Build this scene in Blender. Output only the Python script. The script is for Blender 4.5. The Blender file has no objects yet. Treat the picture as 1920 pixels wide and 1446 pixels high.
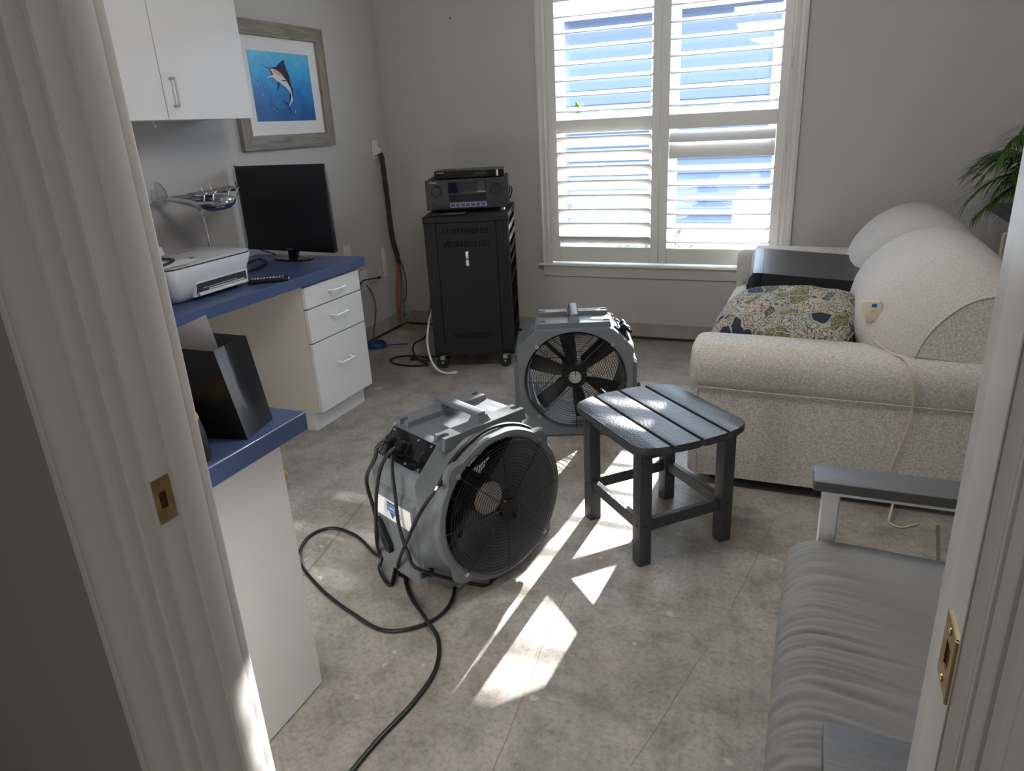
import bpy, bmesh, math, random
from mathutils import Vector, Matrix, noise
from math import sin, cos, pi, radians as R_
random.seed(7)
C = bpy.context.scene.collection
S = bpy.context.scene

# ------------------------------------------------------------------ camera
F = 1333.1; H = 1.36
RI = Vector((0.92192573, 0.38394681, -0.05135944))      # camera right
DN = Vector((0.08873579, -0.33838559, -0.93681436))     # camera down
FW = Vector((-0.37706618, 0.85911585, -0.3460362))      # camera forward
cd = bpy.data.cameras.new('camera'); cam = bpy.data.objects.new('camera', cd); C.objects.link(cam)
cd.sensor_width = 36; cd.lens = F / 1920 * 36; cd.clip_start = .02; cd.clip_end = 200
m = Matrix((( RI.x, -DN.x, -FW.x, 0), (RI.y, -DN.y, -FW.y, 0), (RI.z, -DN.z, -FW.z, H), (0, 0, 0, 1)))
cam.matrix_world = m
S.camera = cam

def ray(px, py):
    return RI * (px - 960) + DN * (py - 723) + FW * F
def atZ(px, py, z=0.0):
    v = ray(px, py); return Vector((0, 0, H)) + v * ((z - H) / v.z)
def atY(px, py, y):
    v = ray(px, py); return Vector((0, 0, H)) + v * (y / v.y)
def atX(px, py, x):
    v = ray(px, py); return Vector((0, 0, H)) + v * (x / v.x)

# ------------------------------------------------------------------ world, sun, hall lamp, fill light, exposure
S.view_settings.view_transform = 'Standard'; S.view_settings.look = 'None'
S.view_settings.gamma = 1; S.view_settings.use_curve_mapping = False
S.view_settings.exposure = 1.62
W = bpy.data.worlds.new('world'); S.world = W; W.use_nodes = True
bg = W.node_tree.nodes['Background']; bg.inputs[0].default_value = (.72, .85, 1, 1); bg.inputs[1].default_value = 5.5
sd = bpy.data.lights.new('sun', 'SUN'); sun = bpy.data.objects.new('sun', sd); C.objects.link(sun)
sd.energy = 12.5; sd.angle = R_(.6); sd.color = (1, .95, .87)
el = R_(19.6); az = Vector((-.066, -1, 0)).normalized()
sun.rotation_euler = (az * cos(el) + Vector((0, 0, -sin(el)))).to_track_quat('-Z', 'Y').to_euler()
sun.location = (0, 9, 5)
# daylight portal in the window opening, hall ceiling lamp light, added fill light in the room
def area(name, loc, sx, sy, power, col, rot=(0, 0, 0), portal=False):
    l = bpy.data.lights.new(name, 'AREA'); l.shape = 'RECTANGLE'; l.size = sx; l.size_y = sy; l.energy = power; l.color = col
    o = bpy.data.objects.new(name, l); C.objects.link(o); o.location = loc; o.rotation_euler = rot
    if portal: l.cycles.is_portal = True
    return o
area('window_portal', (-.9, 4.62, 1.3), 1.5, 1.7, 1, (1, 1, 1), (R_(-90), 0, 0), True)
area('hall_lamp_light', (.45, -1.2, 2.50), .5, .5, 4.6, (1, .95, .90))
pl = bpy.data.lights.new('room_fill_light', 'POINT'); pl.energy = 14; pl.color = (1, .97, .94); pl.shadow_soft_size = .3  # unseen fill light without fixture, added to brighten walls and camera-facing sides
po = bpy.data.objects.new('room_fill_light', pl); C.objects.link(po); po.location = (-.55, 1.8, 2.2)

# ------------------------------------------------------------------ materials
def nm(name):
    m = bpy.data.materials.new(name); m.use_nodes = True
    n = m.node_tree.nodes; return m, m.node_tree, n['Principled BSDF']
def N(nt, t, **k):
    n = nt.nodes.new(t)
    for a, b in k.items(): setattr(n, a, b)
    return n
def mat(name, col, rough=.5, metal=0, bump=0, bscale=200, var=0, vscale=8, spec=.5, coat=0, trans=0, ior=1.45):
    m, nt, b = nm(name)
    b.inputs['Base Color'].default_value = (*col, 1); b.inputs['Roughness'].default_value = rough
    b.inputs['Metallic'].default_value = metal; b.inputs['Specular IOR Level'].default_value = spec
    b.inputs['Coat Weight'].default_value = coat; b.inputs['Transmission Weight'].default_value = trans; b.inputs['IOR'].default_value = ior
    tc = N(nt, 'ShaderNodeTexCoord')
    if var:
        nz = N(nt, 'ShaderNodeTexNoise'); nz.inputs['Scale'].default_value = vscale; nz.inputs['Detail'].default_value = 5
        nt.links.new(tc.outputs['Object'], nz.inputs['Vector'])
        cr = N(nt, 'ShaderNodeValToRGB'); cr.color_ramp.elements[0].position = .3; cr.color_ramp.elements[1].position = .7
        cr.color_ramp.elements[0].color = (*[c * (1 - var) for c in col], 1); cr.color_ramp.elements[1].color = (*[min(1, c * (1 + var)) for c in col], 1)
        nt.links.new(nz.outputs['Fac'], cr.inputs[0]); nt.links.new(cr.outputs[0], b.inputs['Base Color'])
    if bump:
        nz = N(nt, 'ShaderNodeTexNoise'); nz.inputs['Scale'].default_value = bscale; nz.inputs['Detail'].default_value = 3
        nt.links.new(tc.outputs['Object'], nz.inputs['Vector'])
        bp = N(nt, 'ShaderNodeBump'); bp.inputs['Strength'].default_value = bump; bp.inputs['Distance'].default_value = .002
        nt.links.new(nz.outputs['Fac'], bp.inputs['Height']); nt.links.new(bp.outputs[0], b.inputs['Normal'])
    return m
def ramp(nt, src, stops):
    cr = N(nt, 'ShaderNodeValToRGB'); e = cr.color_ramp.elements
    while len(e) < len(stops): e.new(.5)
    for q, (p, c) in zip(e, stops):
        q.position = p; q.color = (*c, 1) if len(c) == 3 else c
    nt.links.new(src, cr.inputs[0]); return cr.outputs[0]
def mix(nt, fac, a, b, mode='MIX'):
    x = N(nt, 'ShaderNodeMix', data_type='RGBA', blend_type=mode)
    if isinstance(fac, (int, float)): x.inputs[0].default_value = fac
    else: nt.links.new(fac, x.inputs[0])
    for s, i in ((a, 6), (b, 7)):
        if isinstance(s, tuple): x.inputs[i].default_value = (*s, 1)
        else: nt.links.new(s, x.inputs[i])
    return x.outputs[2]
def math_(nt, op, a, b=None):
    x = N(nt, 'ShaderNodeMath', operation=op)
    for s, i in ((a, 0), (b, 1)):
        if s is None: continue
        if isinstance(s, (int, float)): x.inputs[i].default_value = s
        else: nt.links.new(s, x.inputs[i])
    return x.outputs[0]
def tex(nt, kind, vec, **k):
    t = N(nt, kind)
    for a, b in k.items():
        if a in ('feature', 'distance', 'wave_type', 'bands_direction', 'wave_profile', 'voronoi_dimensions'): setattr(t, a, b)
    for a, b in k.items():
        if a[0].isupper(): t.inputs[a.replace('_', ' ')].default_value = b
    nt.links.new(vec, t.inputs['Vector']); return t
def mapping(nt, src, sc=(1, 1, 1), rot=(0, 0, 0)):
    mp = N(nt, 'ShaderNodeMapping'); mp.inputs['Scale'].default_value = sc; mp.inputs['Rotation'].default_value = rot
    nt.links.new(src, mp.inputs['Vector']); return mp.outputs[0]

CRACKS = (((1062, 1110), (926, 1446), .0012, (.20, .10, .05), .8), ((705, 914), (569, 1080), .005, (.13, .10, .05), .55), ((1326, 1218), (1182, 1434), .0012, (.12, .11, .10), .7),
          ((1452, 970), (1369, 1150), .0012, (.12, .11, .10), .6), ((690, 720), (840, 760), .0018, (.18, .12, .07), .6), ((1757, 985), (1762, 1055), .006, (.12, .09, .03), .75), ((540, 1372), (800, 1330), .0010, (.16, .14, .12), .5),
          ((1180, 1145), (1440, 1185), .0018, (.17, .15, .13), .5), ((860, 740), (700, 870), .0012, (.14, .12, .10), .6), ((720, 640), (1000, 760), .0012, (.14, .12, .10), .5))
def concrete():
    m, nt, b = nm('bare_concrete'); tc = N(nt, 'ShaderNodeTexCoord').outputs['Object']
    n1 = tex(nt, 'ShaderNodeTexNoise', tc, Scale=1.6, Detail=8.0, Roughness=.62, Distortion=.4)
    n2 = tex(nt, 'ShaderNodeTexNoise', tc, Scale=9.0, Detail=9.0, Roughness=.7)
    n3 = tex(nt, 'ShaderNodeTexNoise', tc, Scale=70.0, Detail=6.0, Roughness=.7)
    c = ramp(nt, n1.outputs['Fac'], [(.30, (.23, .208, .182)), (.5, (.345, .317, .283)), (.7, (.43, .40, .36))])
    c2 = ramp(nt, n2.outputs['Fac'], [(.33, (.58, .56, .54)), (.5, (1, 1, 1)), (.68, (1.18, 1.17, 1.15))])
    c = mix(nt, .8, c, c2, 'MULTIPLY')
    c3 = ramp(nt, n3.outputs['Fac'], [(.30, (.55, .54, .52)), (.5, (1, 1, 1)), (.72, (1.2, 1.19, 1.17))])
    c = mix(nt, .75, c, c3, 'MULTIPLY')
    # darker damp stains
    n4 = tex(nt, 'ShaderNodeTexNoise', mapping(nt, tc, (1, 1, 1), (0, 0, .8)), Scale=2.3, Detail=10.0, Roughness=.72, Distortion=1.2)
    f = ramp(nt, n4.outputs['Fac'], [(.52, (0, 0, 0)), (.66, (1, 1, 1))])
    c = mix(nt, math_(nt, 'MULTIPLY', f, .55), c, (.135, .125, .11))
    # splats of leftover white paint and joint compound
    nd = tex(nt, 'ShaderNodeTexNoise', tc, Scale=14.0, Detail=4.0)
    wv = N(nt, 'ShaderNodeVectorMath', operation='MULTIPLY_ADD'); nt.links.new(nd.outputs['Color'], wv.inputs[0]); wv.inputs[1].default_value = (.06, .06, 0); nt.links.new(tc, wv.inputs[2])
    for sc, th, amt, pw in ((2.7, .34, .45, 7.0), (6.0, .17, .6, 6.0), (19.0, .20, .5, 7.0)):
        v = tex(nt, 'ShaderNodeTexVoronoi', wv.outputs[0], Scale=sc)
        sz = N(nt, 'ShaderNodeSeparateColor'); nt.links.new(v.outputs['Color'], sz.inputs[0])
        lim = math_(nt, 'MULTIPLY', math_(nt, 'POWER', sz.outputs[0], pw), th)
        on = math_(nt, 'LESS_THAN', v.outputs['Distance'], lim)
        c = mix(nt, math_(nt, 'MULTIPLY', on, amt), c, (.60, .575, .53))
    # scrape marks
    for rot, sx in ((.5, 1), (1.9, 1.3), (2.7, .8)):
        w = tex(nt, 'ShaderNodeTexNoise', mapping(nt, tc, (3 * sx, 90, 1), (0, 0, rot)), Scale=1.5, Detail=3.0)
        f = ramp(nt, w.outputs['Fac'], [(.70, (0, 0, 0)), (.73, (1, 1, 1))])
        c = mix(nt, math_(nt, 'MULTIPLY', f, .35), c, (.15, .135, .12))
    # cracks and old glue lines: thin wobbling segments
    nn = tex(nt, 'ShaderNodeTexNoise', tc, Scale=2.5, Detail=7.0, Roughness=.6)
    w2 = N(nt, 'ShaderNodeVectorMath', operation='MULTIPLY_ADD'); nt.links.new(nn.outputs['Color'], w2.inputs[0]); w2.inputs[1].default_value = (.03, .03, 0); nt.links.new(tc, w2.inputs[2])
    for p0, p1, wd, col, am in CRACKS:
        a = atZ(*p0) + Vector((.015, .015, 0)); q = atZ(*p1) + Vector((.015, .015, 0)); d = (q - a); L = d.length; d.normalize()
        sv = N(nt, 'ShaderNodeVectorMath', operation='SUBTRACT'); nt.links.new(w2.outputs[0], sv.inputs[0]); sv.inputs[1].default_value = a
        dt = N(nt, 'ShaderNodeVectorMath', operation='DOT_PRODUCT'); nt.links.new(sv.outputs[0], dt.inputs[0]); dt.inputs[1].default_value = d
        dn = N(nt, 'ShaderNodeVectorMath', operation='DOT_PRODUCT'); nt.links.new(sv.outputs[0], dn.inputs[0]); dn.inputs[1].default_value = (-d.y, d.x, 0)
        on = math_(nt, 'MULTIPLY', math_(nt, 'LESS_THAN', math_(nt, 'ABSOLUTE', dn.outputs['Value']), wd), math_(nt, 'LESS_THAN', math_(nt, 'ABSOLUTE', math_(nt, 'SUBTRACT', dt.outputs['Value'], L / 2)), L / 2))
        c = mix(nt, math_(nt, 'MULTIPLY', on, am), c, col)
    nt.links.new(c, b.inputs['Base Color'])
    rr = ramp(nt, n2.outputs['Fac'], [(.3, (.42, .42, .42)), (.7, (.62, .62, .62))]); nt.links.new(rr, b.inputs['Roughness'])
    bp = N(nt, 'ShaderNodeBump'); bp.inputs['Strength'].default_value = .25; bp.inputs['Distance'].default_value = .004
    nt.links.new(mix(nt, .4, n2.outputs['Fac'], n3.outputs['Fac']), bp.inputs['Height']); nt.links.new(bp.outputs[0], b.inputs['Normal'])
    return m
def weave(name, c1, c2, fine=1.0, bump=.5):
    m, nt, b = nm(name); tc = N(nt, 'ShaderNodeTexCoord').outputs['Object']
    k = 430 * fine
    a = tex(nt, 'ShaderNodeTexNoise', mapping(nt, tc, (70 * fine, 70 * fine, k)), Scale=1.0, Detail=2.0, Roughness=.5)
    q = tex(nt, 'ShaderNodeTexNoise', mapping(nt, tc, (k, 70 * fine, 70 * fine)), Scale=1.0, Detail=2.0, Roughness=.5)
    r = tex(nt, 'ShaderNodeTexNoise', mapping(nt, tc, (70 * fine, k, 70 * fine)), Scale=1.0, Detail=2.0, Roughness=.5)
    hh = math_(nt, 'DIVIDE', math_(nt, 'ADD', a.outputs['Fac'], math_(nt, 'ADD', q.outputs['Fac'], r.outputs['Fac'])), 3.0)
    nt.links.new(ramp(nt, hh, [(.40, c2), (.58, c1)]), b.inputs['Base Color'])
    b.inputs['Roughness'].default_value = .92; b.inputs['Specular IOR Level'].default_value = .15
    bp = N(nt, 'ShaderNodeBump'); bp.inputs['Strength'].default_value = bump; bp.inputs['Distance'].default_value = .002
    nt.links.new(hh, bp.inputs['Height']); nt.links.new(bp.outputs[0], b.inputs['Normal']); return m
def floral():
    m, nt, b = nm('floral_print'); tc = N(nt, 'ShaderNodeTexCoord').outputs['Object']
    nn = tex(nt, 'ShaderNodeTexNoise', tc, Scale=9.0, Detail=3.0)
    w2 = N(nt, 'ShaderNodeVectorMath', operation='MULTIPLY_ADD'); nt.links.new(nn.outputs['Color'], w2.inputs[0]); w2.inputs[1].default_value = (.11, .11, .11); nt.links.new(tc, w2.inputs[2])
    v = tex(nt, 'ShaderNodeTexVoronoi', w2.outputs[0], Scale=17.0)
    ve = tex(nt, 'ShaderNodeTexVoronoi', w2.outputs[0], feature='DISTANCE_TO_EDGE', Scale=17.0)
    sp = N(nt, 'ShaderNodeSeparateColor'); nt.links.new(v.outputs['Color'], sp.inputs[0])
    cream = (.42, .385, .32)
    cr = N(nt, 'ShaderNodeValToRGB'); cr.color_ramp.interpolation = 'CONSTANT'; e = cr.color_ramp.elements
    st = [(0, cream), (.30, (.16, .20, .15)), (.42, (.50, .41, .31)), (.55, (.045, .12, .18)), (.64, cream), (.72, (.24, .24, .12)), (.86, (.03, .04, .07)), (.93, (.38, .40, .36))]
    while len(e) < len(st): e.new(.5)
    for q, (p, c) in zip(e, st): q.position = p; q.color = (*c, 1)
    nt.links.new(sp.outputs[0], cr.inputs[0]); c = cr.outputs[0]
    # feathered petal veins
    vd = tex(nt, 'ShaderNodeTexVoronoi', w2.outputs[0], Scale=58.0, feature='DISTANCE_TO_EDGE')
    c = mix(nt, math_(nt, 'MULTIPLY', math_(nt, 'LESS_THAN', vd.outputs['Distance'], .075), .75), c, (.045, .04, .05))
    c = mix(nt, math_(nt, 'MULTIPLY', math_(nt, 'LESS_THAN', ve.outputs['Distance'], .055), .8), c, cream)
    c = mix(nt, math_(nt, 'MULTIPLY', math_(nt, 'LESS_THAN', math_(nt, 'ABSOLUTE', math_(nt, 'SUBTRACT', ve.outputs['Distance'], .065)), .013), .9), c, (.03, .025, .035))
    nt.links.new(c, b.inputs['Base Color']); b.inputs['Roughness'].default_value = .9; b.inputs['Specular IOR Level'].default_value = .2
    return m
def woodgrain(name, c1, c2, sc=(3, 60, 60), rot=(0, 0, 0), rough=.6, bump=.3):
    m, nt, b = nm(name); tc = N(nt, 'ShaderNodeTexCoord').outputs['Object']
    n = tex(nt, 'ShaderNodeTexNoise', mapping(nt, tc, sc, rot), Scale=1.5, Detail=8.0, Roughness=.7, Distortion=.3)
    nt.links.new(ramp(nt, n.outputs['Fac'], [(.3, c1), (.7, c2)]), b.inputs['Base Color']); b.inputs['Roughness'].default_value = rough
    bp = N(nt, 'ShaderNodeBump'); bp.inputs['Strength'].default_value = bump; bp.inputs['Distance'].default_value = .001
    nt.links.new(n.outputs['Fac'], bp.inputs['Height']); nt.links.new(bp.outputs[0], b.inputs['Normal']); return m
def sea():
    m, nt, b = nm('painted_sea'); tc = N(nt, 'ShaderNodeTexCoord').outputs['Object']
    sx = N(nt, 'ShaderNodeSeparateXYZ'); nt.links.new(tc, sx.inputs[0])
    n = tex(nt, 'ShaderNodeTexNoise', tc, Scale=9.0, Detail=6.0, Roughness=.6, Distortion=1.0)
    f = math_(nt, 'ADD', math_(nt, 'MULTIPLY', sx.outputs[2], 2.6), math_(nt, 'MULTIPLY', n.outputs['Fac'], .7))
    nt.links.new(ramp(nt, f, [(.0, (.004, .09, .33)), (.30, (.01, .21, .58)), (.60, (.04, .40, .76)), (.85, (.14, .56, .84))]), b.inputs['Base Color'])
    b.inputs['Roughness'].default_value = .35; return m
def siding():
    m, nt, b = nm('blue_lap_siding'); b.inputs['Base Color'].default_value = (.050, .068, .115, 1); b.inputs['Roughness'].default_value = .7; return m
def display():
    m, nt, b = nm('display_glass'); b.inputs['Base Color'].default_value = (.01, .012, .02, 1); b.inputs['Roughness'].default_value = .04; b.inputs['Coat Weight'].default_value = 1; return m

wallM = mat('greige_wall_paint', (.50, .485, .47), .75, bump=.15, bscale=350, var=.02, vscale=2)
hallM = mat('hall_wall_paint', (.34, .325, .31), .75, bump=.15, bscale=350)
scarM = mat('bare_drywall_strip', (.36, .325, .285), .9, bump=.3, bscale=60, var=.14, vscale=7)
ceilM = mat('ceiling_white', (.72, .71, .69), .9)
trimM = mat('white_gloss_trim', (.66, .64, .61), .32, var=.02, vscale=3)
shutM = mat('shutter_white', (.72, .71, .68), .4)
lamM = mat('white_laminate', (.66, .655, .65), .32)
creamM = mat('cream_laminate', (.62, .56, .50), .45)
blueM = mat('blue_laminate', (.050, .078, .170), .36, bump=.05, bscale=400)
metalWhite = mat('white_powder_coat', (.78, .78, .78), .3)
floorM = concrete()
sofaM = weave('oatmeal_woven_fabric', (.70, .66, .61), (.40, .37, .335), 1.7, .6)
sofaRib = weave('oatmeal_ribbed_fabric', (.61, .58, .545), (.42, .395, .365), 2.0, .5)
chairF = mat('grey_cushion_fabric', (.24, .237, .235), .9, bump=.25, bscale=500, spec=.15)
floralM = floral()
frameM = woodgrain('weathered_wood', (.15, .125, .10), (.33, .29, .245), (40, 4, 40))
frameV = woodgrain('weathered_wood_upright', (.15, .125, .10), (.33, .29, .245), (40, 40, 4))
matM = mat('picture_mat_board', (.74, .74, .73), .8)
seaM = sea()
inkN = mat('navy_ink', (.006, .010, .045), .4); inkW = mat('white_ink', (.72, .72, .70), .4); inkO = mat('peach_ink', (.75, .40, .20), .4); inkR = mat('red_ink', (.18, .02, .03), .4)
blkM = mat('black_plastic', (.012, .012, .014), .35)
glossB = mat('gloss_black', (.006, .006, .008), .12)
screenM = mat('dark_screen', (.006, .005, .008), .28)
rackM = mat('black_powder_coated_steel', (.011, .011, .013), .5, bump=.08, bscale=600, spec=.3)
rubM = mat('black_rubber', (.014, .014, .015), .55)
cordM = mat('black_cord', (.012, .012, .013), .4)
chrM = mat('polished_chrome', (.72, .72, .72), .16, 1)
steelM = mat('galvanized_steel', (.50, .50, .50), .35, 1)
brassM = mat('aged_brass', (.42, .31, .13), .38, .9, var=.25, vscale=60)
pgM = mat('printer_grey_white', (.58, .60, .64), .4)
pgTop = mat('printer_lid_grey', (.42, .42, .42), .45)
dkM = mat('dark_slot', (.02, .02, .022), .6)
paperM = mat('white_paper', (.72, .72, .73), .85)
receiptM = mat('receipt_paper', (.62, .60, .59), .8)
fanM = mat('grey_rotomolded_plastic', (.135, .147, .158), .42, bump=.22, bscale=420, var=.03)
bladeM = mat('black_fan_blade', (.010, .010, .011), .45)
tanM = mat('motor_end_grey', (.42, .38, .34), .5)
blueLogo = mat('logo_blue', (.02, .09, .33), .5)
labelM = mat('white_label', (.74, .73, .70), .5)
polyM = mat('dark_grey_poly_lumber', (.052, .056, .064), .40, bump=1.0, bscale=130)
boardM = woodgrain('grey_poly_armrest', (.075, .077, .08), (.125, .127, .13), (5, 120, 120), rough=.5)
bagM = mat('black_paper', (.010, .010, .013), .33)
terraM = mat('terracotta', (.42, .17, .085), .8)
leafM = mat('palm_leaf_green', (.055, .115, .02), .45, var=.35, vscale=20)
yelM = mat('yellow_plastic', (.62, .36, .015), .45)
redC = mat('red_orange_cable', (.42, .085, .03), .5); grnC = mat('green_cable', (.04, .22, .16), .5); bluC = mat('blue_cable', (.02, .06, .17), .5)
sleeveM = mat('dark_cable_sleeve', (.035, .033, .036), .8, bump=.6, bscale=300)
whiteC = mat('white_cable', (.66, .65, .62), .5); creamC = mat('cream_plug_plastic', (.62, .55, .42), .5)
plateM = mat('outlet_plate', (.70, .68, .64), .45)
copperM = mat('brass_connector', (.55, .28, .06), .4, .6)
limeM = mat('lime_tag', (.13, .17, .01), .5)
sidM = siding(); extW = mat('exterior_white_trim', (.75, .75, .74), .6); grdM = mat('pale_gravel', (.34, .31, .27), .9, var=.35, vscale=4)
roofM = mat('grey_shingles', (.12, .12, .13), .9); extG = mat('neighbour_window_glass', (.10, .16, .24), .1)
shrubM = mat('shrub_green', (.07, .12, .03), .7)
greyBox = mat('grey_utility_box', (.33, .33, .33), .5)
stainM = mat('purple_sticker', (.35, .22, .28), .5)
gm, gnt, gb = nm('window_glass')
tr = N(gnt, 'ShaderNodeBsdfTransparent'); tr.inputs[0].default_value = (.93, .95, .97, 1)
gl = N(gnt, 'ShaderNodeBsdfGlossy'); gl.inputs['Roughness'].default_value = .02
ms = N(gnt, 'ShaderNodeMixShader'); ms.inputs[0].default_value = .05
gnt.links.new(tr.outputs[0], ms.inputs[1]); gnt.links.new(gl.outputs[0], ms.inputs[2]); gnt.links.new(ms.outputs[0], gnt.nodes['Material Output'].inputs[0])
glassM = gm
dispM = display()

# ------------------------------------------------------------------ helpers
MATS = {}
def mw(o):
    M = MATS.get(o.name, Matrix.Identity(4))
    return (mw(o.parent) @ M) if o.parent else M
def obj(name, bm, ma, parent=None, world=False, smooth=40):
    me = bpy.data.meshes.new(name)
    if world and parent is not None: bm.transform(mw(parent).inverted())
    bmesh.ops.recalc_face_normals(bm, faces=bm.faces)
    bm.to_mesh(me); bm.free()
    ms_ = ma if isinstance(ma, (list, tuple)) else [ma]
    for q in ms_: me.materials.append(q)
    if smooth:
        me.polygons.foreach_set('use_smooth', [True] * len(me.polygons)); me.set_sharp_from_angle(angle=R_(smooth))
    o = bpy.data.objects.new(name, me); C.objects.link(o)
    if parent is not None: o.parent = parent
    return o
def tag(o, label, cat, group=None, kind=None):
    o['label'] = label; o['category'] = cat
    if group: o['group'] = group
    if kind: o['kind'] = kind
    return o
def thing(name, label, cat, loc=(0, 0, 0), rz=0, group=None):
    o = bpy.data.objects.new(name, None); C.objects.link(o); o.location = loc; o.rotation_euler = (0, 0, rz)
    MATS[o.name] = Matrix.Translation(loc) @ Matrix.Rotation(rz, 4, 'Z')
    return tag(o, label, cat, group)
def struct(name, bm, ma, parent=None, smooth=40):
    o = obj(name, bm, ma, parent, smooth=smooth)
    if parent is None: o['kind'] = 'structure'
    return o
def copy_tree(o, parent=None):
    c = o.copy(); C.objects.link(c); c.parent = parent
    for ch in [x for x in bpy.data.objects if x.parent == o]: copy_tree(ch, c)
    return c
def B(): return bmesh.new()
def box(bm, x0, x1, y0, y1, z0, z1, r=0, seg=2, M=None):
    vs = [bm.verts.new(p) for p in ((x0, y0, z0), (x1, y0, z0), (x1, y1, z0), (x0, y1, z0), (x0, y0, z1), (x1, y0, z1), (x1, y1, z1), (x0, y1, z1))]
    fs = [bm.faces.new([vs[i] for i in f]) for f in ((3, 2, 1, 0), (4, 5, 6, 7), (0, 1, 5, 4), (1, 2, 6, 5), (2, 3, 7, 6), (3, 0, 4, 7))]
    geom = vs
    if r:
        es = list({e for f in fs for e in f.edges})
        res = bmesh.ops.bevel(bm, geom=es, offset=r, segments=seg, affect='EDGES', profile=.5)
        geom = list({v for f in res['faces'] for v in f.verts} | {v for v in vs if v.is_valid})
    if M is not None: bmesh.ops.transform(bm, matrix=M, verts=[v for v in geom if v.is_valid])
    return bm
def TM(loc=(0, 0, 0), rx=0, ry=0, rz=0):
    return Matrix.Translation(loc) @ Matrix.Rotation(rz, 4, 'Z') @ Matrix.Rotation(ry, 4, 'Y') @ Matrix.Rotation(rx, 4, 'X')
def cyl(bm, p0, p1, r0, r1=None, n=20, cap=True):
    p0 = Vector(p0); p1 = Vector(p1); d = (p1 - p0).normalized(); r1 = r0 if r1 is None else r1
    a = d.orthogonal().normalized(); b = d.cross(a)
    A = [bm.verts.new(p0 + (a * cos(2 * pi * i / n) + b * sin(2 * pi * i / n)) * r0) for i in range(n)]
    Q = [bm.verts.new(p1 + (a * cos(2 * pi * i / n) + b * sin(2 * pi * i / n)) * r1) for i in range(n)]
    for i in range(n): bm.faces.new((A[i], A[(i + 1) % n], Q[(i + 1) % n], Q[i]))
    if cap: bm.faces.new(A[::-1]); bm.faces.new(Q)
    return bm
def spline(pts, k=8):
    P = [Vector(p) for p in pts]; out = []
    for i in range(len(P) - 1):
        p0 = P[i - 1] if i else P[0] * 2 - P[1]; p1 = P[i]; p2 = P[i + 1]; p3 = P[i + 2] if i + 2 < len(P) else P[-1] * 2 - P[-2]
        for j in range(k):
            t = j / k
            out.append(.5 * ((2 * p1) + (-p0 + p2) * t + (2 * p0 - 5 * p1 + 4 * p2 - p3) * t * t + (-p0 + 3 * p1 - 3 * p2 + p3) * t ** 3))
    out.append(P[-1]); return out
def tube(bm, pts, r, n=8, smooth=8, closed=False):
    P = spline(pts, smooth) if smooth else [Vector(p) for p in pts]
    if closed: P = P[:-1] if (P[0] - P[-1]).length < 1e-6 else P
    rings = []; L = len(P); prev = None
    for i, p in enumerate(P):
        if closed: d = (P[(i + 1) % L] - P[i - 1]).normalized()
        else: d = (P[min(i + 1, L - 1)] - P[max(i - 1, 0)]).normalized()
        if prev is None: a = d.orthogonal().normalized()
        else:
            a = prev - d * prev.dot(d); a = a.normalized() if a.length > 1e-6 else d.orthogonal().normalized()
        prev = a; b = d.cross(a)
        rr = r(i / (L - 1)) if callable(r) else r
        rings.append([bm.verts.new(p + (a * cos(2 * pi * j / n) + b * sin(2 * pi * j / n)) * rr) for j in range(n)])
    for i in range(L if closed else L - 1):
        A = rings[i]; Q = rings[(i + 1) % L]
        for j in range(n): bm.faces.new((A[j], A[(j + 1) % n], Q[(j + 1) % n], Q[j]))
    if not closed: bm.faces.new(rings[0][::-1]); bm.faces.new(rings[-1])
    return bm
def ring(bm, c, r, w, axis='Y', n=64, m=6):
    ax = {'X': (Vector((0, 1, 0)), Vector((0, 0, 1))), 'Y': (Vector((1, 0, 0)), Vector((0, 0, 1))), 'Z': (Vector((1, 0, 0)), Vector((0, 1, 0)))}[axis]
    c = Vector(c); P = [c + (ax[0] * cos(2 * pi * i / n) + ax[1] * sin(2 * pi * i / n)) * r for i in range(n)]
    return tube(bm, P, w, m, 0, True)
def prism(bm, poly, z0, z1, M=None, bev=0):
    a = [bm.verts.new((x, y, z0)) for x, y in poly]; b = [bm.verts.new((x, y, z1)) for x, y in poly]; n = len(poly)
    fs = [bm.faces.new(a[::-1]), bm.faces.new(b)] + [bm.faces.new((a[i], a[(i + 1) % n], b[(i + 1) % n], b[i])) for i in range(n)]
    vs = a + b
    if bev:
        es = list({e for f in fs[:2] for e in f.edges})
        r = bmesh.ops.bevel(bm, geom=es, offset=bev, segments=2, affect='EDGES', profile=.5)
        vs = list({v for f in r['faces'] for v in f.verts} | {v for v in vs if v.is_valid})
    if M is not None: bmesh.ops.transform(bm, matrix=M, verts=[v for v in vs if v.is_valid])
    return bm
# frames: XZ polygon extruded in Y etc
XZ = Matrix(((1, 0, 0, 0), (0, 0, -1, 0), (0, 1, 0, 0), (0, 0, 0, 1)))      # (x,y,z) -> (x,-z,y)
YZ = Matrix(((0, 0, 1, 0), (1, 0, 0, 0), (0, 1, 0, 0), (0, 0, 0, 1)))       # (x,y,z) -> (z,x,y)
def loft(bm, secs, closed_sec=True, cap=True):
    rows = [[bm.verts.new(p) for p in s] for s in secs]; n = len(rows[0])
    for a, b in zip(rows, rows[1:]):
        for j in range(n if closed_sec else n - 1): bm.faces.new((a[j], a[(j + 1) % n], b[(j + 1) % n], b[j]))
    if cap and closed_sec: bm.faces.new(rows[0][::-1]); bm.faces.new(rows[-1])
    return bm
def rrect(w, h, r, n=5, cx=0, cy=0):
    out = []
    for sx, sy, a0 in ((1, 1, 0), (-1, 1, 90), (-1, -1, 180), (1, -1, 270)):
        for i in range(n + 1):
            a = R_(a0 + 90 * i / n); out.append((cx + sx * (w / 2 - r) + r * cos(a), cy + sy * (h / 2 - r) + r * sin(a)))
    return out
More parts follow.
